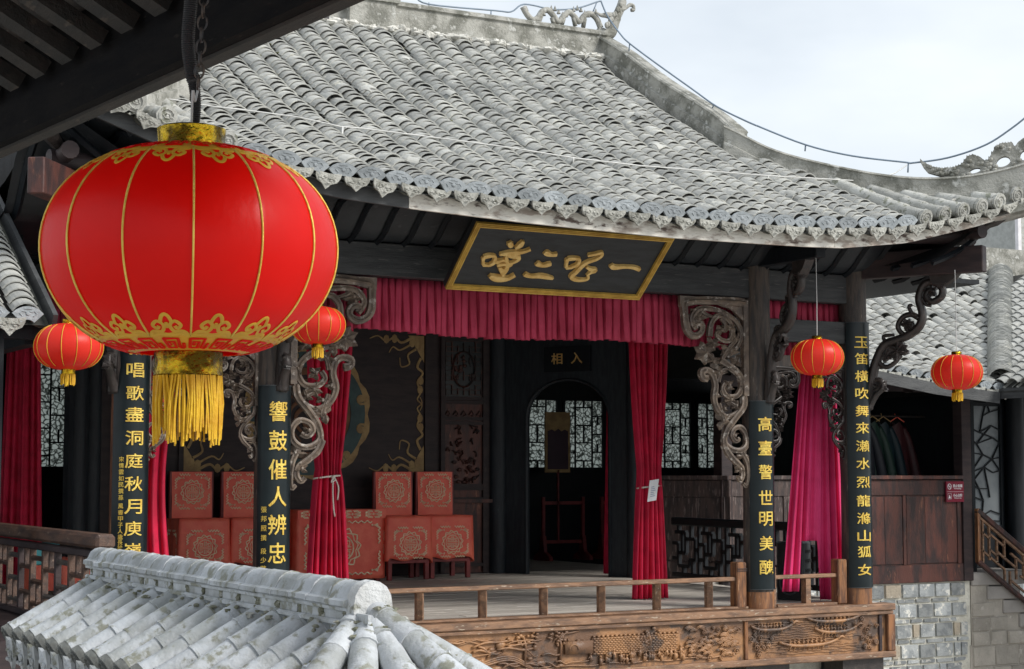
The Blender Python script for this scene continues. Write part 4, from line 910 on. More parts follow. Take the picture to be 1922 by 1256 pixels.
# ================================================================== CARVED BRACKETS AND STRUTS
def leaf(mb, P, u, v, a, L, w=.35, d=.0):
    c, s_ = math.cos(a), math.sin(a); o = [(0, 0), (.25, w * .8), (.55, w), (.8, w * .45), (1, 0), (.8, -w * .45), (.55, -w), (.25, -w * .8)]
    ring_ = [P(u + L * (x * c - y * s_), v + L * (x * s_ + y * c), -.015 + d) for x, y in o]
    ridge = [P(u + L * t * c, v + L * t * s_, .028 + d) for t in (.1, .5, .9)]
    mb.add(ring_ + ridge, [(0, 1, 8), (1, 2, 9, 8), (2, 3, 10, 9), (3, 4, 10), (4, 5, 10), (5, 6, 9, 10), (6, 7, 8, 9), (7, 0, 8), (0, 7, 6, 5, 4, 3, 2, 1)])
SCR = [([(480, 78), (400, 74), (300, 76), (200, 82), (140, 96), (135, 150), (140, 230), (160, 275), (200, 292), (235, 265), (232, 225), (200, 215), (182, 240)], 22), ([(200, 250), (172, 190), (215, 130), (300, 125), (380, 150), (440, 200), (465, 270), (440, 350), (395, 400)], 15),
       ([(280, 290), (288, 210), (330, 165), (395, 190), (420, 250), (395, 310), (345, 308), (320, 275), (345, 255)], 15), ([(225, 135), (260, 160), (300, 175)], 10), ([(350, 180), (370, 220), (360, 260)], 10),
       ([(262, 545), (235, 535), (232, 505), (265, 492), (298, 515), (312, 580), (300, 660), (325, 730), (380, 768), (440, 742), (475, 690), (480, 640)], 18), ([(340, 430), (400, 470), (455, 520), (468, 585), (440, 640), (380, 645), (350, 605), (365, 570)], 17),
       ([(355, 420), (395, 350), (440, 300), (462, 250)], 11), ([(480, 650), (470, 710), (420, 780), (378, 850), (365, 920), (400, 960), (455, 966), (492, 930), (492, 870), (460, 828), (418, 840), (402, 880), (425, 912), (452, 898)], 17),
       ([(360, 930), (380, 985), (425, 1035), (462, 1070), (470, 1115), (452, 1145), (436, 1125)], 17), ([(462, 970), (492, 1040), (500, 1120), (492, 1180), (474, 1165)], 14), ([(330, 560), (345, 500), (380, 480)], 11), ([(395, 680), (430, 700), (440, 670)], 9), ([(330, 690), (360, 790), (350, 800)], 12)]
def bracket(x0, side, sc=1.0, ztop=3.11, y=-.03, mt=None):
    """openwork carved bracket in the corner of column and beam; side -1 grows to the left of x0"""
    P = lambda xz, yz, d=0: Vector((x0 + side * (500 - xz) * .0021 * sc, y - d, ztop - (yz - 55) * .00168 * sc))
    root = MB(); root.box(*[tuple(P(*q)) for q in ((505, 640, -.03), (478, 60, .035))]) if False else None
    a = P(505, 60, -.03); b = P(476, 640, .035)
    root.box((min(a.x, b.x), min(a.y, b.y), b.z), (max(a.x, b.x), max(a.y, b.y), a.z))
    o = root.build('carved_bracket', mt or WOOD_CARVE, theatre)
    m = MB()
    m.prism([(476, 57), (110, 57), (112, 120), (150, 118), (240, 95), (330, 96), (420, 125), (476, 190)], lambda u, v, d: P(u, v, d), -.02, .02)
    m.build('bracket_board', mt or WOOD_CARVE, o)
    for pts, w in SCR:
        m = MB(); m.tube(smooth_path([P(*q, .01 + .012 * math.sin(i * 1.3)) for i, q in enumerate(pts)], 4), lambda t, w=w: w * .0021 * sc * (1.05 - .35 * t) * (1 + .05 * math.sin(t * 40)), 12, flat=1.2, nrm=(0, 1, 0), flute=.74); auto_smooth(m.build('scroll', mt or WOOD_CARVE, o), 28)
    m = MB(); rr = random.Random(5)
    for (u, v, n, L) in ((260, 390, 7, 75), (400, 665, 6, 48), (220, 165, 5, 60), (390, 230, 5, 45), (400, 370, 5, 60), (350, 790, 4, 60), (480, 1000, 3, 60), (390, 580, 4, 40), (440, 430, 4, 45), (300, 330, 5, 48), (350, 250, 5, 38), (215, 190, 4, 36), (430, 300, 5, 42), (340, 500, 5, 45), (300, 440, 5, 50), (430, 700, 4, 36), (360, 720, 4, 30), (420, 880, 4, 30), (470, 560, 4, 34), (450, 1080, 4, 34), (320, 640, 4, 30)):
        for k in range(n): leaf(m, lambda a_, b_, d_: P(a_, b_, d_ + .012), u, v, k * 2 * PI / n + rr.random(), L)
        c = P(u, v, .03); m.blob(c, (.02 * sc, .02, .02 * sc))
    m.build('leaf_cluster', mt or WOOD_CARVE, o, kind='stuff')
    return o
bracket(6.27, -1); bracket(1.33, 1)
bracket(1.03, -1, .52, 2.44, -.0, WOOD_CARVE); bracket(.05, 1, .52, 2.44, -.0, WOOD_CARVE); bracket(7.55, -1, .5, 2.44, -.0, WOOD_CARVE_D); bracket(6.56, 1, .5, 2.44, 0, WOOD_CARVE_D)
def strut(base, dirh, lx, lz, mt, nm='carved_strut'):
    base = Vector(base); dh = Vector(dirh).normalized(); nn = dh.cross(Vector((0, 0, 1)))
    P = lambda x, y, d=0: base + dh * ((x - 110) / 520 * lx) + Vector((0, 0, (1200 - y) / 900 * lz)) + nn * d
    o = MB(); o.tube(smooth_path([P(115, 1200), P(125, 1120), P(150, 960), P(180, 860), P(225, 775), (P(300, 745)), P(370, 715), P(430, 660), P(448, 580), P(430, 480), P(455, 400), P(505, 375), P(562, 410), P(562, 470), P(510, 505), P(474, 470), P(492, 430), P(524, 440)], 5), lambda t: .052 * (1 - .35 * t), 12, flat=1.3, nrm=nn, flute=.76)
    ro = o.build(nm, mt, theatre, sm=True)
    for pts, w in (([(430, 610), (385, 582), (332, 600), (304, 660), (338, 712), (382, 692), (390, 645), (360, 640)], .03), ([(190, 800), (178, 870), (228, 925), (292, 885), (300, 820), (270, 800)], .028), ([(120, 1200), (165, 1110), (210, 1060), (195, 1010), (150, 1020), (160, 1055)], .034),
                   ([(440, 470), (470, 520), (500, 530)], .022), ([(240, 770), (215, 720), (280, 712)], .022), ([(395, 590), (370, 530), (390, 520)], .022)):
        m = MB(); m.tube(smooth_path([P(*q) for q in pts], 4), lambda t, w=w: w * 1.1 * (1 - .3 * t), 10, flat=1.3, nrm=nn, flute=.76); m.build('scroll', mt, ro, sm=True)
    m = MB(); rr = random.Random(3)
    for (u, v, n, L) in ((300, 820, 6, 70), (360, 650, 5, 45), (500, 440, 4, 45), (190, 1050, 4, 55), (230, 850, 4, 45)):
        for k in range(n): leaf(m, lambda a_, b_, d_: P(a_, b_, d_ * 1.5), u, v, k * 2 * PI / n + rr.random(), L)
        for k in range(n): leaf(m, lambda a_, b_, d_: P(a_, b_, -d_ * 1.5), u, v, k * 2 * PI / n + rr.random(), L)
    m.build('leaf_cluster', mt, ro, kind='stuff')
    m = MB(); m.prism([(500, 300), (690, 300), (640, 365), (590, 400), (505, 385)], lambda u, v, d: P(u, v, d), -.055, .055)
    for k in range(4): m.prism([(520 + k * 12, 385 + k * 10), (600 - k * 6, 385 + k * 10), (590 - k * 6, 394 + k * 10), (522 + k * 12, 394 + k * 10)], lambda u, v, d: P(u, v, d), -.07 + .008 * k, .07 - .008 * k)
    m.build('strut_block', mt, ro); m = MB()
    m.prism([(108, 1210), (108, 1000), (150, 980), (150, 1100), (120, 1210)], lambda u, v, d: P(u, v, d), -.05, .05)
    m.build('strut_foot', mt, ro)
strut((7.80, -.08, 2.02), (.55, -1, 0), .95, 1.42, WOOD_CARVE_D)
strut((-.24, -.05, 2.02), (-.75, -1, 0), .95, 1.42, WOOD_CARVE_D)
strut((6.46, -.15, 2.06), (0, -1, 0), .62, 1.4, WOOD_CARVE_D)
strut((1.20, -.15, 2.06), (0, -1, 0), .62, 1.4, WOOD_CARVE_D)

# ================================================================== WRITING
_fc = bpy.data.curves.new('glyph', 'FONT'); _fo = bpy.data.objects.new('glyph', _fc); COL.objects.link(_fo); _G = {}
def glyph(ch, off=.012, ext=.5):
    k = (ch, off)
    if k not in _G:
        _fc.body = ch; _fc.extrude = ext; _fc.offset = off; _fc.resolution_u = 3
        dg = bpy.context.evaluated_depsgraph_get(); dg.update(); me = bpy.data.meshes.new_from_object(_fo.evaluated_get(dg))
        bm = bmesh.new(); bm.from_mesh(me); bpy.data.meshes.remove(me)
        if len(ch) == 1:
            for i in range(1, 10): bmesh.ops.bisect_plane(bm, geom=bm.verts[:] + bm.edges[:] + bm.faces[:], plane_co=(i * .1, 0, 0), plane_no=(1, 0, 0))
        bm.verts.index_update(); vs = [v.co.copy() for v in bm.verts]; fs = [tuple(v.index for v in f.verts) for f in bm.faces]; bm.free()
        if vs:
            x0, x1 = min(v.x for v in vs), max(v.x for v in vs); y0, y1 = min(v.y for v in vs), max(v.y for v in vs)
        else: x0 = x1 = y0 = y1 = 0
        _G[k] = (vs, fs, (x0 + x1) / 2, (y0 + y1) / 2, x1 - x0, y1 - y0)
    return _G[k]
def write(mb, ch, fn, w, h, off=.012, fit=True):      # fn(u, v, depth 0..1)
    vs, fs, cx, cy, gw, gh = glyph(ch, off)
    if not vs: return
    sx = w / max(gw, .35 if len(ch) == 1 else gw); sy = h / max(gh, .35 if len(ch) == 1 else gh)
    mb.add([fn((v.x - cx) * sx, (v.y - cy) * sy, v.z + .5) for v in vs], fs)
def plaque(cx, z0, z1, chars, small, label, R=.168, half=1.15):
    t = thing('couplet_board', (cx, -.17, z0), label, 'sign', 'curved couplet boards on the stage columns')
    F = lambda a, z, d=0: Vector((cx + (R + d) * math.sin(a), -(R + d) * math.cos(a), z))
    m = MB(); n = 14; vs = []
    for i in range(n + 1):
        a = lerp(-half, half, i / n); vs += [F(a, z0), F(a, z1), F(a, z1, -.016), F(a, z0, -.016)]
    m.add(vs, [(4 * i + k, 4 * i + (k + 1) % 4, 4 * i + 4 + (k + 1) % 4, 4 * i + 4 + k) for i in range(n) for k in range(4)] + [(3, 2, 1, 0), (4 * n, 4 * n + 1, 4 * n + 2, 4 * n + 3)])
    auto_smooth(m.build('board', BLACKBOARD, t))
    m = MB(); 
    for zz in (z0 + .004, z1 - .004): m.tube([F(lerp(-half, half, i / n), zz, .002) for i in range(n + 1)], .004, 4)
    m.build('board_edge', SPK, t)
    for ch, z, w, h, a0 in chars:
        m = MB(); write(m, ch, lambda u, v, d: F(a0 + u / R, z + v, .001 + .007 * d), w, h, .0085); m.build('character', GOLD, t)
    for ch, z, a0, s in small:
        m = MB(); write(m, ch, lambda u, v, d: F(a0 + u / R, z + v, .001 + .003 * d), s, s, .01); m.build('small_character', GOLD, t)
def zz(px, py): return at(px, py, Y=-.17).z
c4 = [(ch, zz(1610, y), .160, .118, -.14) for ch, y in zip('玉笛橫吹舞來瀨水烈龍滌山狐女', (642, 673, 706, 738, 771, 803, 837, 870, 905, 940, 973, 1006, 1036, 1070))]
c3 = [(ch, zz(1432, y), .155, .145, -.12) for ch, y in zip('高臺警世明美醜', (796, 841, 886, 934, 974, 1020, 1065))]
c2 = [(ch, zz(525, y), .165, .175, .0) for ch, y in zip('響鼓催人辨忠', (772, 827, 881, 932, 985, 1038))]
c1 = [(ch, zz(262, y), .15, .12, .0) for ch, y in zip('新唱歌盡洞庭秋月庾嶺', (653, 695, 738, 778, 822, 865, 908, 951, 992, 1033))]
plaque(CXS[3], .165, 2.93, c4, [], 'tall black couplet board with fourteen gold characters on the rightmost stage column')
plaque(CXS[2], .185, 2.08, c3, [], 'short black couplet board with seven gold characters on the second column from the right')
plaque(CXS[1], .185, 2.11, c2, [(ch, zz(497, y), -.72, .05) for ch, y in zip('張邦照撰段少華', (957, 974, 992, 1010, 1035, 1052, 1068))], 'black couplet board with gold characters on the column between the big lantern and open stage')
plaque(CXS[0], .165, 2.93, c1, [(ch, zz(236, y), -.62, .042) for ch, y in zip('宋情雲如民撰孫風書甲子人歲長於', (862, 874, 886, 898, 910, 922, 934, 950, 962, 974, 986, 997, 1008, 1018, 1028))], 'tall black couplet board with gold characters on the leftmost reddish stage column')
# hanging sign, tilted forward under the eave
sg = thing('name_sign', (3.72, -.35, 3.03), 'slate black tilted sign with gold frame and four gold brush characters above the stage', 'sign')
TA = math.atan2(.60, .52); sU = Vector((0, -math.sin(TA), math.cos(TA))); sN = Vector((0, -math.cos(TA), -math.sin(TA)))
S0 = Vector((2.68, -.35, 3.02)); SW, SH = 2.08, .80
def sgp(u, v, d=0): return S0 + Vector((1, 0, 0)) * u + sU * v + sN * d
def ats(px, py, d=0):
    r = ray(px, py); t = (S0 - CAM).dot(sN) / r.dot(sN); return CAM + r * t + sN * d
def sbox(mb, u0, v0, u1, v1, d0, d1): mb.prism([(u0, v0), (u1, v0), (u1, v1), (u0, v1)], sgp, d0, d1)
m = MB(); sbox(m, 0, 0, SW, SH, -.06, 0); m.build('board', SIGNBOARD, sg)
for (a, b, c, d, w0, w1) in ((0, 0, SW, .05, 0, 0), (0, SH - .05, SW, SH, 0, 0), (0, .05, .05, SH - .05, 0, 0), (SW - .05, .05, SW, SH - .05, 0, 0)):
    m = MB(); sbox(m, a, b, c, d, .0005, .028); 
    if c - a > 1: sbox(m, a + .012, b + .014, c - .012, b + .022, .028, .036); sbox(m, a + .012, b + .03, c - .012, b + .038, .028, .036)
    else: sbox(m, a + .014, b, a + .022, d, .028, .036); sbox(m, a + .03, b, a + .038, d, .028, .036)
    m.build('frame_bar', GOLD_FRAME, sg)
SIG = [[([(345, 360), (343, 420)], 9), ([(345, 362), (395, 352), (432, 358), (424, 402), (392, 418)], 12), ([(343, 420), (385, 422), (410, 412)], 10), ([(538, 248), (556, 285)], 15), ([(644, 240), (620, 272), (582, 294)], 15), ([(466, 340), (560, 330), (640, 322), (698, 302)], 13),
        ([(520, 345), (552, 352), (604, 358), (604, 380), (560, 402), (530, 405), (515, 380), (520, 345)], 11), ([(436, 398), (480, 385), (530, 380)], 11), ([(446, 420), (500, 412), (540, 420), (555, 400)], 12), ([(530, 400), (518, 440), (490, 492)], 14), ([(462, 435), (484, 462), (490, 500)], 12), ([(390, 500), (440, 520), (520, 522), (580, 494)], 17)],
       [([(805, 325), (850, 345), (898, 342)], 14), ([(742, 408), (790, 425), (855, 412)], 14), ([(652, 490), (700, 506), (780, 505), (868, 522)], 13)],
       [([(975, 372), (966, 440)], 10), ([(975, 376), (1020, 372), (1066, 378), (1050, 418), (1015, 432)], 12), ([(966, 442), (1000, 440), (1030, 425)], 10), ([(1130, 348), (1180, 340), (1232, 328), (1230, 352), (1190, 378), (1130, 398), (1085, 430), (1040, 475), (1005, 508), (1035, 530), (1090, 534), (1130, 522), (1130, 490)], 12), ([(1118, 436), (1150, 452), (1184, 462), (1150, 476), (1122, 500)], 12)],
       [([(1305, 420), (1325, 440), (1400, 436), (1470, 440), (1520, 458)], 13)]]
for strokes in SIG:
    m = MB()
    for si, (pts, w) in enumerate(strokes):
        q = smooth_path([ats(820 + x / 4.004, 390 + y / 4.004, 0) for x, y in pts], 4); N_ = len(q); L_, R_ = [], []
        for i, p in enumerate(q):
            d = (q[min(i + 1, N_ - 1)] - q[max(i - 1, 0)]).normalized(); sd2 = d.cross(sN).normalized(); t = i / (N_ - 1)
            w_ = w * .0020 * (1 + .22 * math.sin(t * 8 + si)) * (1 - .35 * t ** 4) * (.75 + .25 * min(1, t * 6)); L_.append((p + sd2 * w_, p + sd2 * w_ * .75)); R_.append((p - sd2 * w_, p - sd2 * w_ * .75))
        z1 = sN * (.026 + .0007 * si); vs = []
        for i in range(N_): vs += [L_[i][0], L_[i][1] + z1, R_[i][1] + z1, R_[i][0]]
        m.add(vs, [(4 * i + k, 4 * i + k + 1, 4 * i + 5 + k, 4 * i + 4 + k) for i in range(N_ - 1) for k in range(3)] + [(0, 3, 2, 1), (4 * N_ - 4, 4 * N_ - 3, 4 * N_ - 2, 4 * N_ - 1)])
    m.build('character', GOLD_SIGN, sg)
wallbox((3.0, -.3, 3.1), (3.05, -.07, 3.14), 'sign_hook', IRON, sg); wallbox((4.4, -.3, 3.1), (4.45, -.07, 3.14), 'sign_hook', IRON, sg)
# small board over the right stage door
bd = thing('door_board', tuple(FR(1.125, 2.72, .1)), 'small dark board with two faint gold characters above the right stage doorway', 'sign')
m = MB(); FR.box(m, (.78, 2.70, .062), (1.48, 3.04, .10)); m.build('board', WOOD_B, bd)
for ch, u in (('相', .98), ('入', 1.28)):
    m = MB(); write(m, ch, lambda a, b, d: FR(u + a, 2.88 + b, .101 + .006 * d), .17, .15, .01); m.build('character', GOLD_SIGN, bd)
# maroon notice on the panelling
ns = thing('notice_sign', (12.7, 3.86, .96), 'small maroon notice with white warnings on the dark panel near the stair', 'sign')
wallbox((12.55, 3.850, .955), (12.87, 3.875, 1.235), 'plate', MAROON, ns)
def fl_(x, z, d): return Vector((x, 3.8495 - .004 * d, z))
for txt, x, z, w, h in (('禁止吸烟', 12.755, 1.175, .17, .045), ('小心台阶', 12.755, 1.045, .17, .045), ('No Smoking', 12.755, 1.135, .13, .018), ('Watch your step', 12.755, 1.006, .13, .018)):
    m = MB(); write(m, txt, lambda u, v, d: fl_(x + u, z + v, d), w, h, .01); m.build('lettering', WHITEP, ns)
m = MB(); m.tube([fl_(12.605 + .032 * math.cos(a), 1.165 + .036 * math.sin(a), 1) for a in [PI * k / 8 for k in range(17)]], .005, 4); m.tube([fl_(12.585, 1.19, 1), fl_(12.625, 1.14, 1)], .004, 4); m.tube([fl_(12.59, 1.165, 1), fl_(12.62, 1.165, 1)], .005, 4); m.build('pictogram', WHITEP, ns)
m = MB(); m.tube([fl_(12.575, .995, 1), fl_(12.635, .995, 1), fl_(12.635, 1.07, 1), fl_(12.575, 1.07, 1), fl_(12.575, .995, 1)], .003, 4); m.add([fl_(12.585, 1.005, 1), fl_(12.625, 1.005, 1), fl_(12.605, 1.055, 1)], [(0, 1, 2)]); m.build('pictogram', WHITEP, ns)
MB().box((12.56, 3.848, 1.093), (12.86, 3.8495, 1.096)).build('divider', WHITEP, ns)

# ================================================================== CURTAINS
def curtain(nm, c, dx, wfun, z1, z0, n, amp, mt, label, group=None, hem=None, nu=None, par=None, ph=0, sway=None):
    c = Vector((c[0], c[1], 0)); d = Vector((dx[0], dx[1], 0)).normalized(); q = Vector((-d.y, d.x, 0)); m = MB(); rr = random.Random(int(abs(c.x * 100)) + n)
    phs = [rr.uniform(-.5, .5) for _ in range(n + 2)]; am = [rr.uniform(.6, 1.3) for _ in range(n + 2)]
    nv = 26
    def fn(u, v):
        zb = hem(u) if hem else z0; z = lerp(z1, zb, v); w = wfun((z1 - z) / (z1 - z0)); t = u * n; k = int(min(t, n - 1e-4)); ampz = amp * (.75 + .5 * v)
        t = n * (u + .05 * math.sin(6.3 * u + ph) * (u * (1 - u)) * 4); k = int(max(0, min(t, n - 1e-4))); uu = u + .15 / n * math.sin(2 * PI * t + ph); ampz *= 1 + .25 * math.sin(v * 5 + k * 2.3)
        off = ampz * am[k] * math.sin(2 * PI * t + phs[k] * .6 + ph) + .3 * ampz * math.sin(5 * PI * t + 1)
        sw = sway(v, u) if sway else 0
        return c + d * ((uu - .5) * w + sw) + q * off + Vector((0, 0, z))
    m.grid(fn, nu or n * 8, nv)
    o = m.build(nm, mt, par, sm=True); so = o.modifiers.new('thick', 'SOLIDIFY'); so.thickness = .006
    if label: tag(o, label, 'curtain', group)
    return o
def valance(x0, x1, y, z0, z1, label, n, dirv=(1, 0), nm='valance'):
    d = Vector((*dirv, 0)); L = x1 - x0
    m = MB(); rr = random.Random(n); q = Vector((-d.y, d.x, 0)); base = Vector((x0, y, 0)) if dirv == (1, 0) else Vector((y, x0, 0))
    ks = [0]; 
    while ks[-1] < L: ks.append(ks[-1] + rr.uniform(.055, .11))
    ks = [k * L / ks[-1] for k in ks]; vs = []; nv = 5
    sag = [rr.uniform(-.008, .012) for _ in ks]
    cols = []
    for i in range(len(ks) - 1):
        w = ks[i + 1] - ks[i]; a = rr.uniform(.022, .052)
        cols += [(ks[i], a * .9, i), (ks[i] + w * .12, -a * .6, i), (ks[i] + w * .45, -a * .9, i), (ks[i] + w * .86, -a * .2, i), (ks[i] + w * .99, a, i)]
    for s_, a, i in cols:
        for j in range(nv + 1):
            t = j / nv; vs.append(base + d * (s_ + .008 * math.sin(i * 2.1 + t * 3)) + q * (a * (.5 + .7 * t)) + Vector((0, 0, lerp(z1, z0 + sag[i] + .015 * math.sin(s_ * 2.3), t))))
    w_ = nv + 1; fs = [(i * w_ + j, (i + 1) * w_ + j, (i + 1) * w_ + j + 1, i * w_ + j + 1) for i in range(len(cols) - 1) for j in range(nv)]
    m.add(vs, fs); o = m.build(nm, VAL, None); so = o.modifiers.new('thick', 'SOLIDIFY'); so.thickness = .004; tag(o, label, 'valance', 'wine red pleated valances'); auto_smooth(o, 50)
valance(1.34, 6.26, .16, 2.63, 3.13, 'long wine-red pleated valance across the main stage opening under the sign', 62)
valance(6.50, 7.66, .14, 2.44, 3.13, 'short wine-red valance behind beams between the two right columns', 13)
valance(.02, 1.05, .14, 2.44, 3.13, 'short wine-red valance behind beams between the two left columns', 14)
valance(.25, 3.9, -.1, 2.66, 3.13, 'wine-red valance along the left flank of the stage behind the big lantern', 44, (0, 1))
for sx in (-.1, 7.69): MB().box((sx - .06, .14, 3.14), (sx + .06, 3.9, 3.40)).build('flank_beam', WOOD_BEAM, theatre)
MB().box((.0, 1.66, 3.2), (7.6, 1.74, 3.44)).build('inner_beam', WOOD_B, theatre)
pin = lambda zt, w0, w1, w2: (lambda t: lerp(w0, w1, min(1, t / zt) ** 1.6) if t < zt else lerp(w1, w2, min(1, (t - zt) / (1 - zt)) ** .6))
def tie(par_label, cx, cy, z, w, tag_paper=False, loose=True):
    t = thing('curtain_tie', (cx, cy, z), par_label, 'rope')
    m = MB(); m.tube([(cx + w / 2 * math.cos(a), cy + .075 * math.sin(a), z + .015 * math.cos(a + .5)) for a in [2 * PI * k / 24 for k in range(25)]], .010, 6); m.build('loop', ROPE, t, sm=True)
    if loose:
        m = MB(); m.blob((cx + .03, cy - .085, z), .022); m.build('knot', ROPE, t, sm=True)
        for pts in ([(.03, -.09, 0), (.015, -.11, -.12), (.03, -.10, -.3), (.045, -.10, -.38)], [(.04, -.09, 0), (.075, -.11, -.1), (.07, -.10, -.22)], [(.03, -.09, .0), (.0, -.11, -.05), (.05, -.11, -.02)]):
            m = MB(); m.tube(smooth_path([(cx + a, cy + b, z + c) for a, b, c in pts], 4), .008, 5); m.build('loose_end', ROPE, t, sm=True)
    if tag_paper:
        m = MB(); a = math.radians(8); P = lambda u, v, d: Vector((cx - .01 + u * math.cos(a) + v * math.sin(a), cy - .095 - d, z - .02 - u * math.sin(a) * -1 + v * math.cos(a)))
        m.prism([(-.06, -.13), (.055, -.13), (.06, .10), (-.06, .10)], P, 0, .004); m.build('paper_tag', PAPER, t)
        m = MB(); 
        for k in range(6): m.prism([(-.03, -.08 + k * .02), (.03 - .01 * (k % 3), -.08 + k * .02), (.03 - .01 * (k % 3), -.072 + k * .02), (-.03, -.072 + k * .02)], P, .0045, .005)
        m.build('tag_print', INK, t)
curtain('tied_curtain', (6.10, 1.5), (1, 0), pin(.56, .50, .27, .44), 3.0, .01, 7, .045, CURT, 'crimson velvet curtain tied with white cord and paper tag, right of the stage door', 'tied crimson stage curtains', ph=.4)
tie('white cord with a paper tag around the right tied curtain', 6.10, 1.5, 1.20, .29, True, False)
curtain('tied_curtain', (2.36, 1.5), (1, 0), pin(.54, .50, .25, .46), 3.0, .01, 7, .045, CURT, 'crimson velvet curtain tied with knotted white cord, in front of the red table', 'tied crimson stage curtains', ph=1.1)
tie('knotted white cord with loose ends around the left tied curtain', 2.34, 1.5, 1.31, .27)
hem = lambda u: .12 if u < .26 else lerp(.12, .64, (u - .26) / .02) if u < .28 else .64 if u < .55 else lerp(.64, .02, (u - .55) / .02) if u < .57 else .02
curtain('side_curtain', (7.52, .32), (1, 0), lambda t: lerp(.36, .66, min(1, t * 1.0)), 3.0, .02, 7, .03, CURT_P, 'faded rose curtain hanging over a black speaker between the two right columns', hem=hem, nu=112, sway=lambda v, u: -.20 * v * (1 - u) - .03)
curtain('side_curtain', (.16, .32), (1, 0), lambda t: .42 + .05 * math.sin(t * 9), 3.0, .02, 4, .05, CURT, 'crimson curtain edge showing right of the leftmost couplet board', sway=lambda v, u: .03 * math.sin(v * 7))
curtain('side_curtain', (.28, 5.2), (.9, -.3), lambda t: lerp(.34, .5, t), 3.1, .02, 5, .04, CURT, 'crimson curtain at the far left behind the gallery railing')
curtain('door_curtain', tuple(FR(1.66, 0, -.2))[:2], tuple(FR.d)[:2], lambda t: lerp(.16, .3, t), 2.5, .02, 3, .03, CURT, 'narrow dark red curtain inside the right edge of the arched stage doorway')

# ================================================================== FURNITURE ON THE STAGE
def motif(mb, P, c, r, rw=.006):                      # round longevity emblem with flame border
    cu, cv = c
    T = lambda pts, w=1.: mb.tube([P(cu + a * r, cv + b * r, .004) for a, b in pts], rw * w, 4, flat=.5)
    circ = lambda R, n=20, wv=0, k=12: [(R * (1 + wv * math.sin(k * 2 * PI * i / n * 1.0)) * math.cos(2 * PI * i / n), R * (1 + wv * math.sin(k * 2 * PI * i / n)) * math.sin(2 * PI * i / n)) for i in range(n + 1)]
    T(circ(.62)); T(circ(.95, 48, .09, 12), 1.0); T(circ(.82, 36, .08, 9), .7)
    T([(-.5, .05), (.5, .05)], .9); T([(-.5, -.08), (.5, -.08)], .9)
    for s1 in (1, -1):
        T([(.07 * s1, .12), (.07 * s1, .5)]); T([(.2 * s1, .13), (.42 * s1, .13), (.42 * s1, .34), (.2 * s1, .34), (.2 * s1, .23), (.3 * s1, .23)], .8)
        T([(.07 * s1, -.15), (.07 * s1, -.5)]); T([(.2 * s1, -.16), (.42 * s1, -.16), (.42 * s1, -.36), (.2 * s1, -.36), (.2 * s1, -.26), (.3 * s1, -.26)], .8)
def border(mb, P, u0, v0, u1, v1, rw=.006, top=True):
    rr = random.Random(int(u1 * 100)); n = 12
    def wig(a, b, k=7):
        (x0, y0), (x1, y1) = a, b; L = math.hypot(x1 - x0, y1 - y0); nx, ny = -(y1 - y0) / L, (x1 - x0) / L
        mb.tube([P(lerp(x0, x1, i / (k * 4)) + nx * .014 * math.sin(i * PI / 2 + .3), lerp(y0, y1, i / (k * 4)) + ny * .014 * math.sin(i * PI / 2 + .3), .004) for i in range(k * 4 + 1)], rw * .8, 4, flat=.5)
    g = .3
    for (a, b) in (((u0, v0), (u0, v1)), ((u1, v0), (u1, v1)), ((u0, v0), (u1, v0)), ((u0, v1), (u1, v1))):
        if not top and a[1] == v1 and b[1] == v1: continue
        p = lambda t: (lerp(a[0], b[0], t), lerp(a[1], b[1], t)); wig(p(.1), p(.43), 4); wig(p(.57), p(.9), 4)
    for cu, cv, s1, s2 in ((u0, v0, 1, 1), (u1, v0, -1, 1), (u0, v1, 1, -1), (u1, v1, -1, -1)):
        for k in range(5): mb.tube([P(cu + s1 * (.015 + .02 * k), cv + s2 * (.075 - .012 * k), .004), P(cu + s1 * (.03 + .018 * k), cv + s2 * (.02 + .008 * k), .004)], rw, 4, flat=.5)
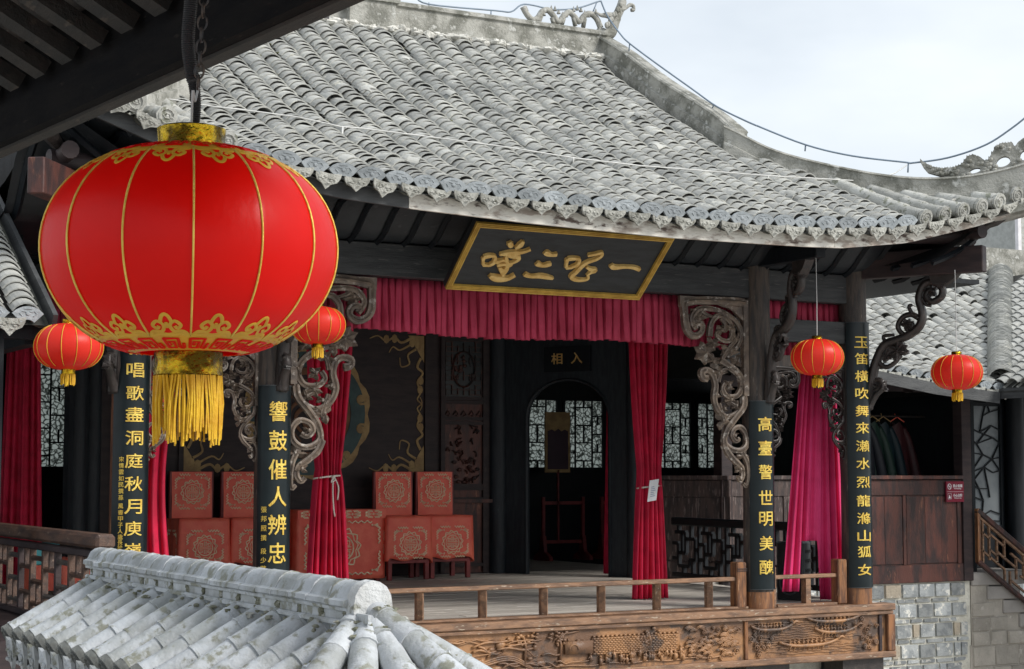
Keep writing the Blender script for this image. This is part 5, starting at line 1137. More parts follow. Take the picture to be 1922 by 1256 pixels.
def chair():
    t = thing('ceremonial_chair', (0, 0, 0), 'red', 'chair', 'red covered chairs on the stage')
    w, dp, sh, bh = .58, .50, .80, 1.37
    for x in (-w / 2 + .03, w / 2 - .03):
        for y in (.03, dp - .03): link('leg', MB().box((x - .028, y - .028, 0), (x + .028, y + .028, sh - .03)).mesh('leg', REDWOOD), t, bevel=.004)
    link('seat_frame', MB().box((-w / 2, 0, sh - .05), (w / 2, dp, sh - .012)).mesh('f', REDWOOD), t, bevel=.005)
    link('stretcher', MB().box((-w / 2 + .02, .0, .21), (w / 2 - .02, .035, .255)).mesh('f', REDWOOD), t, bevel=.004)
    link('backrest', MB().box((-w / 2 + .01, dp - .03, sh - .01), (w / 2 - .01, dp + .02, bh)).mesh('f', REDWOOD), t, bevel=.006)
    m = MB(); m.grid(lambda u, v: (lerp(-w / 2 + .035, w / 2 - .035, u), dp - .036 - .006 * math.sin(u * 7 + v * 5) - .01 * (1 - v), lerp(sh, bh - .004, v)), 12, 12); bc = m.build('back_cover', REDCLOTH, t, sm=True)
    P = lambda u, v, d: Vector((u, dp - .052 - d, v)); m = MB(); motif(m, P, (0, 1.12), .145, .006); border(m, P, -.21, .92, .21, 1.33, .0065); m.build('gold_embroidery', GOLDTHREAD, bc, kind='stuff')
    m = MB()
    m.grid(lambda u, v: (lerp(-w / 2 - .012, w / 2 + .012, u), lerp(-.012, dp - .04, v), sh + .004 + .004 * math.sin(u * 9 + v * 4)), 10, 8)
    def drape(u, v):                                  # front and side falls of the cloth
        s_ = u * 3; wv = .008 + .02 * v
        if s_ < 1: x, y = -w / 2 - .012 - wv * (.6 + .5 * math.sin(s_ * 14)), lerp(dp - .05, -.012, s_)
        elif s_ < 2: x, y = lerp(-w / 2 - .012, w / 2 + .012, s_ - 1), -.014 - wv * (.5 + .5 * math.sin(s_ * 11))
        else: x, y = w / 2 + .012 + wv * (.6 + .5 * math.sin(s_ * 13)), lerp(-.012, dp - .05, s_ - 2)
        low = .26 if 1.02 < s_ < 1.98 else .22
        return (x, y, lerp(sh + .004, low + .02 * math.sin(s_ * 8), v))
    m.grid(drape, 66, 12); sc = m.build('seat_cover', REDCLOTH, t, sm=True); so = sc.modifiers.new('t', 'SOLIDIFY'); so.thickness = .004
    P = lambda u, v, d: Vector((u, -.038 - d - .014 * (sh - v), v)); m = MB(); motif(m, P, (0, .46), .15, .006); border(m, P, -.22, .28, .22, .66, .0065)
    m.build('gold_embroidery', GOLDTHREAD, sc, kind='stuff')
    m = MB(); P = lambda u, v, d: Vector((-w / 2 - .03 - d - .012 * (sh - v), .05 + u, v)); border(m, P, .0, .3, .36, .66, .0045); P = lambda u, v, d: Vector((w / 2 + .032 + d + .012 * (sh - v), .05 + u, v)); border(m, P, .0, .3, .36, .66, .0045); m.build('gold_embroidery', GOLDTHREAD, sc, kind='stuff')
    m = MB(); m.box((-w / 2 + .05, -.045, sh - .14), (w / 2 - .05, -.03, sh - .01)) if False else None
    return t
ch0 = chair(); ch0['label'] = 'red embroidered chair immediately right of the red table'
ch0.location = (5.33, 5.83, 0)
dup(ch0, (5.99, 5.95, 0), label='rightmost red embroidered chair, nearest the carved lattice door')
dup(ch0, (2.64, 5.9, 0), label='red embroidered chair farthest left, below the big lantern fringe')
dup(ch0, (3.30, 5.9, 0), label='red embroidered chair half hidden by the second couplet board')
for px_, lab in ((84, 'low red draped stool behind the gallery railing, nearer the left border'), (142, 'low red draped stool behind the gallery railing, nearer the leftmost column')):
    c_ = at(px_, 1128, Z=0); t = thing('draped_stool', (c_.x, c_.y, 0), lab, 'stool', 'red draped stools')
    for sx in (-.17, .17):
        for sy in (-.17, .17): MB().box((c_.x + sx - .02, c_.y + sy - .02, 0), (c_.x + sx + .02, c_.y + sy + .02, .44)).build('leg', REDWOOD, t)
    m = MB(); m.grid(lambda u, v: ((lambda a, r: (c_.x + r * max(-1, min(1, 1.3 * math.cos(a))), c_.y + r * max(-1, min(1, 1.3 * math.sin(a))), .46 - .34 * max(0, v * 1.4 - .4)))(2 * PI * u, .22 * min(1, v * 2.5) + .03 * max(0, v - .4) * (1 + math.sin(u * 50)))), 48, 12); m.build('cloth', REDCLOTH, t, sm=True)
tb = thing('stage_table', (4.42, 6.2, 0), 'square red wooden table under a red cloth in the middle of the stage', 'table')
for x in (3.9, 4.94):
    for y in (5.95, 6.5): link('leg', MB().box((x - .03, y - .03, 0), (x + .03, y + .03, .86)).mesh('l', REDWOOD), tb, bevel=.004)
link('table_top', MB().box((3.85, 5.92, .86), (5.0, 6.55, .885)).mesh('l', REDWOOD), tb, bevel=.005)
m = MB(); m.grid(lambda u, v: (lerp(3.835, 5.015, u), lerp(5.90, 6.56, v), .892 + .002 * math.sin(u * 20)), 12, 6)
def td(u, v):
    s_ = u * 3
    if s_ < 1: x, y = 3.835 - .02 * v - .008 * math.sin(s_ * 17) * v, lerp(6.56, 5.90, s_)
    elif s_ < 2: x, y = lerp(3.835, 5.015, s_ - 1), 5.898 - .015 * v - .012 * math.sin(s_ * 9) * v
    else: x, y = 5.015 + .02 * v + .008 * math.sin(s_ * 15) * v, lerp(5.90, 6.56, s_ - 2)
    return (x, y, lerp(.892, .03, v))
m.grid(td, 90, 14); cl = m.build('tablecloth', REDCLOTH, None, sm=True); so = cl.modifiers.new('t', 'SOLIDIFY'); so.thickness = .004
tag(cl, 'orange-red tablecloth with gold longevity emblem draped over the stage table', 'tablecloth')
m = MB(); m.box((3.83, 5.865, .78), (5.02, 5.885, .893)); link('top_border', m.mesh('b', REDCLOTH), cl)
m = MB(); P = lambda u, v, d: Vector((u, 5.868 - d - .015 * (.9 - v), v)); motif(m, P, (4.42, .42), .25, .009); border(m, P, 3.93, .1, 4.93, .74, .010)
P = lambda u, v, d: Vector((u, 5.862 - d, v)); 
for k in range(4): border(m, P, 3.88 + k * .29, .80, 4.08 + k * .29, .875, .004)
m.build('gold_embroidery', GOLDTHREAD, cl, kind='stuff')
# prop racks behind the arched door
def rack(x, y, label):
    t = thing('prop_rack', (x, y, 0), label, 'rack', 'red prop racks in the back room')
    for sx in (-.36, .36):
        link('post', MB().box((x + sx - .025, y - .025, 0), (x + sx + .025, y + .025, .98)).mesh('p', REDWOOD), t, bevel=.004)
        m = MB(); m.prism([(-.26, 0), (.26, 0), (.24, .06), (.08, .14), (.04, .38), (-.04, .38), (-.08, .14), (-.24, .06)], lambda u, v, d: Vector((x + sx + d, y + u, v)), -.03, .03); m.build('foot', REDWOOD, t)
    for z in (.86, .26): link('rail', MB().box((x - .335, y - .02, z), (x + .335, y + .02, z + .05)).mesh('r', REDWOOD), t)
rack(9.68, 9.3, 'red prop rack seen through the arched door, holding a standing notice'); rack(10.75, 9.3, 'second red prop rack cut by the right edge of the arched door')
nb = thing('procession_board', (9.58, 9.32, .3), 'dark purple procession board with ochre scalloped border on a red pole', 'sign')
MB().box((9.57, 9.28, .28), (9.60, 9.31, 1.4)).build('pole', REDWOOD, nb); MB().box((9.35, 9.28, 1.36), (9.80, 9.31, 2.3)).build('border', GOLD_PAINT, nb)
m = MB(); m.prism([(9.39, 1.41), (9.76, 1.41), (9.76, 2.0), (9.70, 2.03), (9.64, 2.0), (9.58, 2.04), (9.52, 2.0), (9.46, 2.03), (9.39, 2.0)], lambda u, v, d: Vector((u, 9.279 - d, v)), 0, .006); m.build('field', mat('dark_purple', (.04, .012, .03), rough=.5), nb)
# speaker
sp_ = thing('speaker', (7.45, .75, 0), 'black plastic loudspeaker on the stage floor under the rose curtain', 'speaker')
a = math.radians(-62); R2 = Matrix.Translation((7.46, .72, 0)) @ Matrix.Rotation(a, 4, 'Z')
m = MB(); m.prism([(-.16, -.16), (.16, -.16), (.11, .16), (-.11, .16)], lambda u, v, d: R2 @ Vector((u, v, d)), .0, .62); link('cabinet', m.mesh('c', SPK), sp_, bevel=.02)
m = MB(); m.prism([(-.135, .02), (.135, .02), (.135, .60), (-.135, .60)], lambda u, v, d: R2 @ Vector((u, -.161 - d, v)), 0, .008); m.build('grille', SPK_D, sp_)
m = MB(); m.tube([R2 @ Vector((.11 * math.cos(q), -.172, .19 + .13 * math.sin(q))) for q in [2 * PI * k / 24 for k in range(25)]], .01, 5); m.build('woofer_ring', SPK, sp_, sm=True)
for k in range(5): MB().box((.1, -.08, .1 + k * .1), (.15, .08, .13 + k * .1), M=R2).build('side_slot', SPK_D, sp_)
m = MB(); m.tube(smooth_path([(7.62, .55, .28), (7.70, .3, .38), (7.74, .1, .30), (7.66, -.02, .05), (7.5, .0, .012), (7.3, .05, .01), (7.2, -.05, .012)], 5), .008, 5); o = m.build('speaker_cable', WIREW, None, sm=True); tag(o, 'white cable looping from the speaker to the stage edge by the right column', 'cable')
# robes hanging in the wing window
cr = thing('clothes_rail', (14.2, 5.3, 2.2), 'dim clothes rail holding costumes in the dark wing opening', 'rail'); m = MB(); m.tube([(11.6, 4.9, 2.16), (13.2, 4.9, 2.16)], .015, 6); m.build('bar', IRON, cr)
for k, (x, mt, lab) in enumerate(((11.86, 0, 'dark patterned navy robe hanging leftmost in the wing opening'), (12.08, 1, 'deep green robe on a wire hanger in the wing opening'), (12.32, 2, 'dark teal robe hanging between the green and maroon robes'), (12.62, 3, 'maroon robe with a red hanger, rightmost of the hanging robes'))):
    t = thing('hanging_robe', (x, 4.8 + .06 * k, 2.1), lab, 'robe', 'costumes hanging in the wing')
    m = MB(); yy = 4.78 + .05 * k
    m.grid(lambda u, v: (x + (u - .5) * lerp(.30, .62, v ** .5) + .02 * math.sin(v * 5), yy - .07 * math.sin(u * PI) - .015 * math.sin(u * 26) * v, 2.08 - 1.6 * v - .10 * abs(u - .5) * 2 * (1 - v)), 26, 14)
    m.grid(lambda u, v: (x + (u - .5) * lerp(.30, .62, v ** .5) + .02 * math.sin(v * 5), yy + .07 * math.sin(u * PI), 2.08 - 1.6 * v - .10 * abs(u - .5) * 2 * (1 - v)), 10, 8)
    m.build('body', ROBES[mt], t, sm=True)
    for s1 in (-1, 1):
        m = MB(); m.tube(smooth_path([(x + s1 * .12, yy, 2.0), (x + s1 * .24, yy, 1.75), (x + s1 * .33, yy - .02, 1.3), (x + s1 * .35, yy - .02, 1.0)], 4), lambda q: .05 + .06 * q, 8); m.build('sleeve', ROBES[mt], t, sm=True)
    m = MB(); m.tube([(x - .13, yy - .03, 2.08), (x, yy - .03, 2.15), (x + .13, yy - .03, 2.08)], .008, 5); m.tube([(x, yy, 2.14), (x, yy + .02, 2.2)], .005, 4); m.build('hanger', REDCLOTH if k == 3 else GOLD_PAINT, t)

# ================================================================== RAILINGS
lr = thing('low_stage_rail', (3.8, -.02, 0), 'low worn wooden rail with short posts along the front edge of the stage', 'railing')
def fpost(x, z1=.27, w=.035): return link('post', MB().prism([(-w, 0), (0, -.045), (w, 0), (w, .05), (-w, .05)], lambda u, v, d: Vector((x + u, v, d)), 0.0, z1).mesh('p', WOOD_WARM), lr)
link('top_rail', MB().box((1.34, -.03, .272), (6.12, .055, .315)).mesh('r', WOOD_WARM), lr, bevel=.008)
link('bottom_rail', MB().box((1.34, -.06, -.002), (6.25, .06, .022)).mesh('r', WOOD_WARM), lr, bevel=.006)
for x in (1.97, 2.62, 3.27, 3.92, 4.56, 5.20, 5.82): fpost(x)
for x in (6.17, 1.42): link('newel', MB().box((x - .06, -.06, 0), (x + .06, .07, .46)).mesh('n', WOOD_WARMV), lr, bevel=.012)
m = MB(); m.tube([(6.11, -.063, .395), (6.23, -.063, .395)], .006, 4); m.tube([(6.11, -.063, .375), (6.23, -.063, .375)], .006, 4); m.build('newel_groove', WOOD_D, lr)
l2 = thing('low_bay_rail', (7.05, -.02, 0), 'low warm brown rail between the two right stage columns', 'railing')
link('top_rail', MB().box((6.6, -.03, .275), (7.42, .05, .315)).mesh('r', WOOD_WARM), l2, bevel=.008); link('post', MB().box((7.0, -.03, 0), (7.06, .05, .272)).mesh('r', WOOD_WARM), l2)
link('newel', MB().box((7.40, -.06, 0), (7.52, .07, .46)).mesh('n', WOOD_WARMV), l2, bevel=.012); link('post', MB().box((6.57, -.04, 0), (6.61, .05, .4)).mesh('r', WOOD_WARM), l2)
link('bottom_rail', MB().box((6.62, -.05, -.002), (7.39, .05, .022)).mesh('r', WOOD_WARM), l2)
def fretrail(t, A, B, z0, z1, mt, mt_top, top_h=.09, unit=.62, bw=.03, seed=1):
    A, B = Vector(A), Vector(B); d = B - A; L = d.length; d.normalize(); n = Vector((-d.y, d.x, 0))
    P = lambda u, z: A + d * u + Vector((0, 0, z))
    link('top_rail', MB().beam(P(0, z1 - top_h / 2), P(L, z1 - top_h / 2), .09, top_h).mesh('r', mt_top), t, bevel=.015)
    link('bottom_rail', MB().beam(P(0, z0 + .03), P(L, z0 + .03), .06, .06).mesh('r', mt), t, bevel=.006)
    zt, zb = z1 - top_h, z0 + .06; H = zt - zb; n_ = max(1, round(L / unit)); w = L / n_
    for k in range(n_):
        u0 = k * w; m = lambda a: u0 + a * w
        segs = [((0, 0), (0, 1)), ((.14, .72), (.5, .72)), ((.14, .72), (.14, .28)), ((.5, .86), (.5, .42)), ((.14, .28), (.36, .28)), ((.36, .28), (.36, .14)), ((.36, .14), (.78, .14)), ((.5, .42), (.78, .42)), ((.64, .42), (.64, .86)), ((.64, .86), (.9, .86)), ((.78, .14), (.78, .62)), ((.78, .62), (1., .62)), ((0, .5), (.14, .5)), ((.3, .72), (.3, 1)), ((.78, .86), (.78, 1)), ((.24, 0), (.24, .28)), ((.6, 0), (.6, .14)), ((.5, .86), (.64, .86)), ((.78, .3), (1, .3))]
        for a, b in segs:
            MB().beam(P(m(a[0]), zb + a[1] * H), P(m(b[0]), zb + b[1] * H), bw * .99, bw, up=n).build('fret_bar', mt, t)
sr2 = thing('side_railing', (8.05, 2, 0), 'dark fretwork railing along the right side of the stage floor', 'railing')
fretrail(sr2, (7.93, .35, 0), (8.13, 4.0, 0), .06, .80, WOOD_B, WOOD_B, .10, .66, .045)
gl = thing('gallery_railing', (-1.2, -1, .3), 'worn brown lattice railing of the side gallery at the left border', 'railing')
A, B = (-1.2, 2.6, 0), (-1.2, -3.15, 0)
WOOD_RD = mat('dark_brown_rail', (.11, .06, .04), (.05, .03, .024), (.20, .14, .105), rough=.5, scale=4, st=(5, 1, 5), bump=.3, bs=24, s3=9, t3=.6)
link('top_rail', MB().box((-1.26, -3.15, .86), (-1.13, 2.6, .955)).mesh('r', WOOD_RD), gl, bevel=.02)
link('upper_rail', MB().box((-1.235, -3.1, .795), (-1.165, 2.6, .845)).mesh('r', WOOD_D), gl, bevel=.008)
link('bottom_rail', MB().box((-1.24, -3.1, .30), (-1.16, 2.6, .345)).mesh('r', WOOD_D), gl, bevel=.008)
rng = random.Random(4); nz_ = 0
y = -3.05; k = 0
while y < 2.5:
    link('lattice_upright', MB().box((-1.222, y - .022, .345), (-1.178, y + .022, .795)).mesh('u', WOOD_RD if k % 3 else WOOD_D), gl, bevel=.004)
    for z in ((.47, .66) if k % 2 else (.40, .56, .73)):
        m = MB(); m.tube([(-1.2, y + .022, z), (-1.2, y + .328, z)], .021, 6); m.build('lattice_rung', WOOD_RD if rng.random() < .6 else WOOD_POST, gl)
    ym = y + .175
    for z0, z1 in (((.345, .46), (.67, .795)) if k % 2 else ((.41, .55),)): link('lattice_stub', MB().box((-1.217, ym - .018, z0), (-1.183, ym + .018, z1)).mesh('u', WOOD_RD), gl)
    y += .35; k += 1
gal = thing('side_gallery', (-2.3, -1, -1), 'timber side gallery with brick base and tiled roof at the left border', 'building')
MB().box((-3.4, -3.1, .10), (-1.14, 3.9, .295)).build('gallery_beam', WOOD_D, gal); MB().box((-3.3, -3.0, -3.2), (-1.28, 3.8, .095)).build('base_wall', BRICKJ, gal)
MB().box((-1.36, 1.9, .96), (-1.2, 2.06, 2.4)).build('gallery_post', WOOD_B, gal); MB().box((-1.62, -1.45, .3), (-1.48, -1.31, 2.33)).build('gallery_post', WOOD_B, gal)
MB().box((-3.6, -1.46, 2.33), (-.9, -1.34, 2.44)).build('gallery_lintel', WOOD_B, gal); MB().box((-1.3, -1.33, 2.30), (-1.18, 3.8, 2.42)).build('gallery_lintel', WOOD_B, gal)
def gz(x, y): return 2.47 + (y + 1.6) * .60
m = MB(); m.add([(-3.8, -1.62, 2.42), (-1.22, -1.62, 2.42), (-1.22, 1.0, 3.98), (-3.8, 1.0, 3.98)], [(0, 1, 2, 3)]); gro = m.build('gallery_roof', DECK, gal)
MB().beam((-1.17, -1.66, 2.43), (-1.17, 1.0, 4.02), .035, .15).build('barge_board', FASCIA_D, gro)
MB().box((-7, 4.0, -3), (-1.5, 4.1, 3.9)).build('rear_gallery_wall', WOOD_B, gal); MB().box((-3.8, 1.2, 3.1), (-.72, 1.26, 4.3)).build('gable_infill', WOOD_B, gal); MB().box((-7, 1.0, 3.9), (-1.25, 4.0, 4.0)).build('gallery_ceiling', WOOD_B, gal)  # the gable piece is a dark infill board added to close a gap of sky
rng = random.Random(31); gj = MB(); x = -1.36
while x > -3.7:
    y = -1.58
    while y < .95:
        p, a, b, n = framef(gz, x, y); th = math.radians(rng.gauss(11, 1.5)); b2 = b * math.cos(th) - n * math.sin(th); o = link('roof_tile', tile_me); o.parent = gro; o.matrix_parent_inverse = WM(gro).inverted(); o.matrix_basis = mtx(p + n * .045, a, b2, a.cross(b2)); y += .105
    y = -1.6
    while y < .9:
        p, a, b, n = framef(gz, x + .1225, y); gj.add([mtx(p - n * .02, a, b, n) @ Vector(v) for v in CV], CF, 0, rng.random()); y += .14
    for me_, dx, dz in ((fan_me, 0, .035), (drip_me, -.1225, .0)):
        o = link('fan_end_tile' if dx == 0 else 'drip_tile', me_); o.parent = gro; o.matrix_parent_inverse = WM(gro).inverted(); o.matrix_basis = mtx(Vector((x + dx, -1.63, gz(0, -1.63) + dz)), Vector((1, 0, 0)), Vector((0, 1, 0)), Vector((0, 0, 1)))
    x -= .245
gj.build('channel_tile', TILE_C, gro, kind='stuff')
bpy.data.objects.remove(_fo)
# ================================================================== LANTERNS
def lantern(name, c, R, h, label, group, big=False, rot=0., m_body=None, string_top=None):
    c = Vector(c); t = thing(name, tuple(c), label, 'lantern', group)
    A1 = math.radians(76)
    def rad(a): return R * max(0., math.cos(a)) ** .78
    def Sf(th, a, off=0.):
        g = 1 - (.017 if big else .02) * (abs(math.sin(7 * (th - rot))) ** .7) * math.cos(a) + (.0022 * math.sin(th * 43 + 5 * math.sin(a * 3)) * max(0, abs(a) - .45) if big else 0)
        r = rad(a) * g + off * math.cos(a); return c + Vector((r * math.cos(th), r * math.sin(th), h * math.sin(a) * 1.03 + off * math.sin(a)))
    m = MB(); nu, nv = (140, 48) if big else (56, 20)
    m.grid(lambda u, v: Sf(u * 2 * PI, lerp(-A1, A1, v)), nu, nv); m.build('silk_body', m_body, t, sm=True)
    for k in range(14):
        th = rot + k * PI / 7; mm = MB()
        mm.tube([Sf(th, lerp(-A1 * .78, A1 * .82, i / (24 if big else 12)), .001) for i in range((24 if big else 12) + 1)], .0026 if big else .003, 5); mm.build('gold_rib', LGOLD if not big else GOLD, t, sm=True)
    rc = rad(A1) * .98; zt, zb = c.z + h * math.sin(A1) * 1.03, c.z - h * math.sin(A1) * 1.03
    hc = .055 if big else .035; rc = R * .225 if big else R * .2
    for nm, z0, z1, q in (('top_cap', zt - .006, zt + hc, 1), ('bottom_collar', zb - hc, zb + .006, 1)):
        mm = MB(); n = 40 if big else 16; rr = random.Random(8)
        prof = [(rc * .9, z0), (rc * 1.02, z0 + .004), (rc, (z0 + z1) / 2), (rc * 1.03, z1 - .004), (rc * .92, z1), (0, z1)]
        mm.lathe([(r * 1.0, z - c.z) for r, z in prof], n, c); o = mm.build(nm, FOIL, t)
        for v in o.data.vertices:
            v.co.x += rr.uniform(-1, 1) * rc * .012; v.co.y += rr.uniform(-1, 1) * rc * .012
        auto_smooth(o, 50)
    # fringe
    mm = MB(); rr = random.Random(12); n = 150 if big else 26; L0 = .138 if big else .075
    for k in range(n):
        th = 2 * PI * k / n + rr.uniform(-.03, .03); r = rc * rr.uniform(.9, 1.03); clump = math.sin(th * 9) * .035 + rr.gauss(0, .02); L = L0 * (1 + rr.uniform(-.14, .12) + .07 * math.sin(th * 5))
        p0 = c + Vector((r * math.cos(th), r * math.sin(th), zb - hc - c.z + .002)); th2 = th + clump * 2.2
        p1 = c + Vector((r * 1.03 * math.cos(th2), r * 1.03 * math.sin(th2), zb - hc - L * .5 - c.z)); p2 = c + Vector((r * math.cos(th2 + rr.gauss(0, .04)), r * math.sin(th2), zb - hc - L - c.z))
        mm.tube([p0, p1, p2], .0026 if big else .005, 4)
    mm.build('fringe', TASSEL, t, kind='stuff')
    if big:
        mm = MB(); rr = random.Random(2)
        def stroke(pts, w, off=.0015, mb=mm):
            q = smooth_path([(x, y, 0) for x, y in pts], 4); P = [Sf(p.x, p.y, off) for p in q]; cc = Sf(q[0].x, q[0].y, 0) - c
            mb.tube(P, w, 5, flat=.2, nrm=cc)
        D = math.radians
        for s_, a_lim in ((-1, 1), (1, 1)):
            mm = MB(); stroke.__defaults__ = (.0015, mm)
            for k in range(14):
                th = rot + (k + .5) * PI / 7; 
                f = lambda dx, da: (th + dx * (1.0 if s_ < 0 else 1.1), s_ * (D(57) - da))
                w = .0046
                for sd in (-1, 1):
                    stroke([f(sd * .20, D(-1.5)), f(sd * .15, D(1.5)), f(sd * .06, D(1.5)), f(sd * .03, D(6)), f(sd * .08, D(9)), f(sd * .13, D(6)), f(sd * .10, D(3.6)), f(sd * .075, D(5.4))], w)
                stroke([f(-.055, D(7.5)), f(-.03, D(12)), f(0, D(13.5)), f(.03, D(12)), f(.055, D(7.5))], w)
                stroke([f(-.225, D(-2)), f(-.1, D(-.5)), f(0, D(-1.5)), f(.1, D(-.5)), f(.225, D(-2))], w * 1.3)
                stroke([f(0, D(4)), f(0, D(8))], w * .9)
            mm.build('cloud_pattern', LGOLD, t)
        for s_ in (-1, 1):
            mm = MB(); mm.grid(lambda u, v: Sf(u * 2 * PI, s_ * lerp(D(59.5), D(75), v), .001), 140, 5); o = mm.build('gold_band', LGOLD, t, sm=True)
            kb = MB()
            for k in range(20):
                th = rot + k * PI / 10; f = lambda dx, da: (th + dx, s_ * D(da)); L_ = lambda pts: kb.tube([Sf(x, y, .003) for x, y in pts], .0042, 4, flat=.4, nrm=Sf(*pts[0], 0) - c)
                L_([f(0, 61.5), f(0, 71), f(.11, 71), f(.11, 64.5), f(.05, 64.5), f(.05, 68)]); L_([f(.0, 61.5), f(.17, 61.5), f(.17, 71), f(.23, 71)]); L_([f(.23, 71), f(.23, 66)])
            kb.build('key_pattern', LRED, o)
    if string_top:
        mm = MB(); st_ = Vector(string_top); mm.tube([c + Vector((0, 0, zt + hc - c.z)), (c + st_) / 2 + Vector((.004, 0, (zt - c.z) / 2)), st_], .004, 4); mm.build('string', STRINGM, t)
    return t
BC = CAM + ray(357, 473) * 4.1
lantern('great_lantern', BC, .343, .237, 'huge glossy red silk lantern with gold ribs and long yellow fringe, filling the left foreground', 'red silk lanterns', True, rot=math.radians(-90 - 29.2) + math.radians(11.5), m_body=LRED)
GR = 'red silk lanterns'
p = CAM + ray(129, 651) * 12.7; lantern('small_lantern', p, .245, .165, 'small red lantern at the far left, below and left of the huge lantern', GR, m_body=LRED_S, rot=.2, string_top=(p.x + .03, p.y, 2.62))
p = at(597, 611, Y=-.95); lantern('small_lantern', p, .23, .155, 'small red lantern half covered by the lower right edge of the huge lantern', GR, m_body=LRED_S, rot=.3, string_top=(p.x, p.y, 3.45))
p = at(1534, 671, Y=-.98); lantern('small_lantern', p, .255, .175, 'small red lantern hanging in front of the rose curtain between the right columns', GR, m_body=LRED_S, rot=.25, string_top=(p.x, p.y, 3.45))
p = at(1796, 699, Y=-1.15); lantern('small_lantern', p, .255, .175, 'rightmost small red lantern hanging before the tiled roof of the side wing', GR, m_body=LRED_S, rot=.15, string_top=(p.x, p.y, 3.40))
# corrugated conduit and chain holding the great lantern
m = MB(); zt = BC.z + .237 * math.sin(math.radians(76)) * 1.03 + .05; top = CAM + ray(352, -60) * 4.12
pts = []; rr_ = []; bot = Vector((BC.x + .006, BC.y, zt)); n = 150
for i in range(n + 1):
    t_ = i / n; q = bot.lerp(top, t_) + vR * (.006 * math.sin(t_ * 9)); pts.append(q); rr_.append(.0125 + .0022 * (i % 2) + (.002 if t_ > .3 else -.003 * (1 - t_ / .3)))
m.tube(pts, rr_, 10); cnd = m.build('flexible_conduit', mat('black_plastic', (.03, .03, .033), rough=.45), None); auto_smooth(cnd, 60); tag(cnd, 'black corrugated conduit running down to the top of the huge lantern', 'conduit')
ct = thing('hanging_chain', tuple(top), 'rusty iron chain hanging beside the corrugated conduit above the huge lantern', 'chain')
ctop = CAM + ray(385, -40) * 4.12; cbot = CAM + ray(372, 165) * 4.1; n = 9
for i in range(n):
    a = ctop.lerp(cbot, i / n); b = ctop.lerp(cbot, (i + 1.25) / n); ax = vR if i % 2 else vH; d = b - a; m = MB()
    m.tube([a.lerp(b, .5 - .5 * math.cos(q)) + ax * (.011 * math.sin(q)) for q in [2 * PI * k / 12 for k in range(13)]], .0028, 5); m.build('chain_link', IRON, ct, sm=True)
m = MB(); m.tube(smooth_path([cbot, CAM + ray(366, 190) * 4.08, CAM + ray(362, 170) * 4.06, CAM + ray(360, 232) * 4.08], 4), .003, 5); m.build('wire_hook', STRINGM, ct)

# ================================================================== NEAR EAVE OVER THE VIEWER
ne = thing('gallery_eave', (-3, -10, 2.6), 'dark underside of a near timber eave with rafters and log purlin, upper left corner', 'roof')
P1, P2 = Vector((-3.05, -8.07, 2.5)), Vector((-2.80, -10.54, 2.5)); dE = (P2 - P1).normalized(); nE = Vector((-dE.y, dE.x, 0)); 
if nE.x > 0: nE = -nE
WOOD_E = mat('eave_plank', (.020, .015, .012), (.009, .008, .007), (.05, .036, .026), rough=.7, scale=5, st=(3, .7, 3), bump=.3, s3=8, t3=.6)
E_ = lambda s, w, z: P1 + dE * s + nE * w + Vector((0, 0, z - 2.5))
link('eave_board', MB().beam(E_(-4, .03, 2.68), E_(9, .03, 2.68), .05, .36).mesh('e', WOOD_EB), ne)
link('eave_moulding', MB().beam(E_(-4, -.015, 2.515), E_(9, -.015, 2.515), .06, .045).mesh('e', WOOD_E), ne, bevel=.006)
rng = random.Random(41)
for k in range(30):
    s_ = -1.5 + k * .24
    a, b = E_(s_, .08, 2.66), E_(s_ + rng.uniform(-.02, .02), 3.4, 2.66 + 3.3 * .52)
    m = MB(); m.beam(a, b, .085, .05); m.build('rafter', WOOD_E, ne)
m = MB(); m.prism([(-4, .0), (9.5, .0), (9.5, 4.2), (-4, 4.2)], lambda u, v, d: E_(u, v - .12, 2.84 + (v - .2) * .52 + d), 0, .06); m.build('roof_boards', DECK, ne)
q1 = at(60, 48, Z=2.82); q2 = at(150, -20, Z=2.82)
m = MB(); dq = dE; wq = (q1 - P1).dot(nE) 
pp = [E_(s_, wq + .02, 2.86) + Vector((0, 0, .008 * math.sin(s_ * 3))) for s_ in [x * .25 for x in range(-8, 36)]]
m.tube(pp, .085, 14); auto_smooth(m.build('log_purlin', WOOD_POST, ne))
tieq = at(600, 14, Z=2.62); m = MB(); m.beam(at(390, -14, Z=2.9), at(600, 16, Z=2.6), .06, .05); m.build('tie_bar', mat('grey_board', (.13, .13, .135), rough=.7), ne)
# posts carry the eave outside the view
for s_ in (-3.6, 8.6): MB().box((E_(s_, .1, 0).x - .12, E_(s_, .1, 0).y - .12, -3.2), (E_(s_, .1, 0).x + .12, E_(s_, .1, 0).y + .12, 2.5)).build('eave_post', WOOD_D, ne)

# ================================================================== TILED GATE ROOF IN THE FOREGROUND
gt = thing('gate_roof', (-2.2, -8, .6), 'small pale grey tiled roof with barrel ridge and round roll tiles, lower left foreground', 'roof')
GX = -2.2; Y0, Y1 = -6.50, -9.40; SLP = .56
MB().box((GX - .045, Y1, .60), (GX + .045, Y0, .955)).build('ridge_core', TILE_BIG, gt)
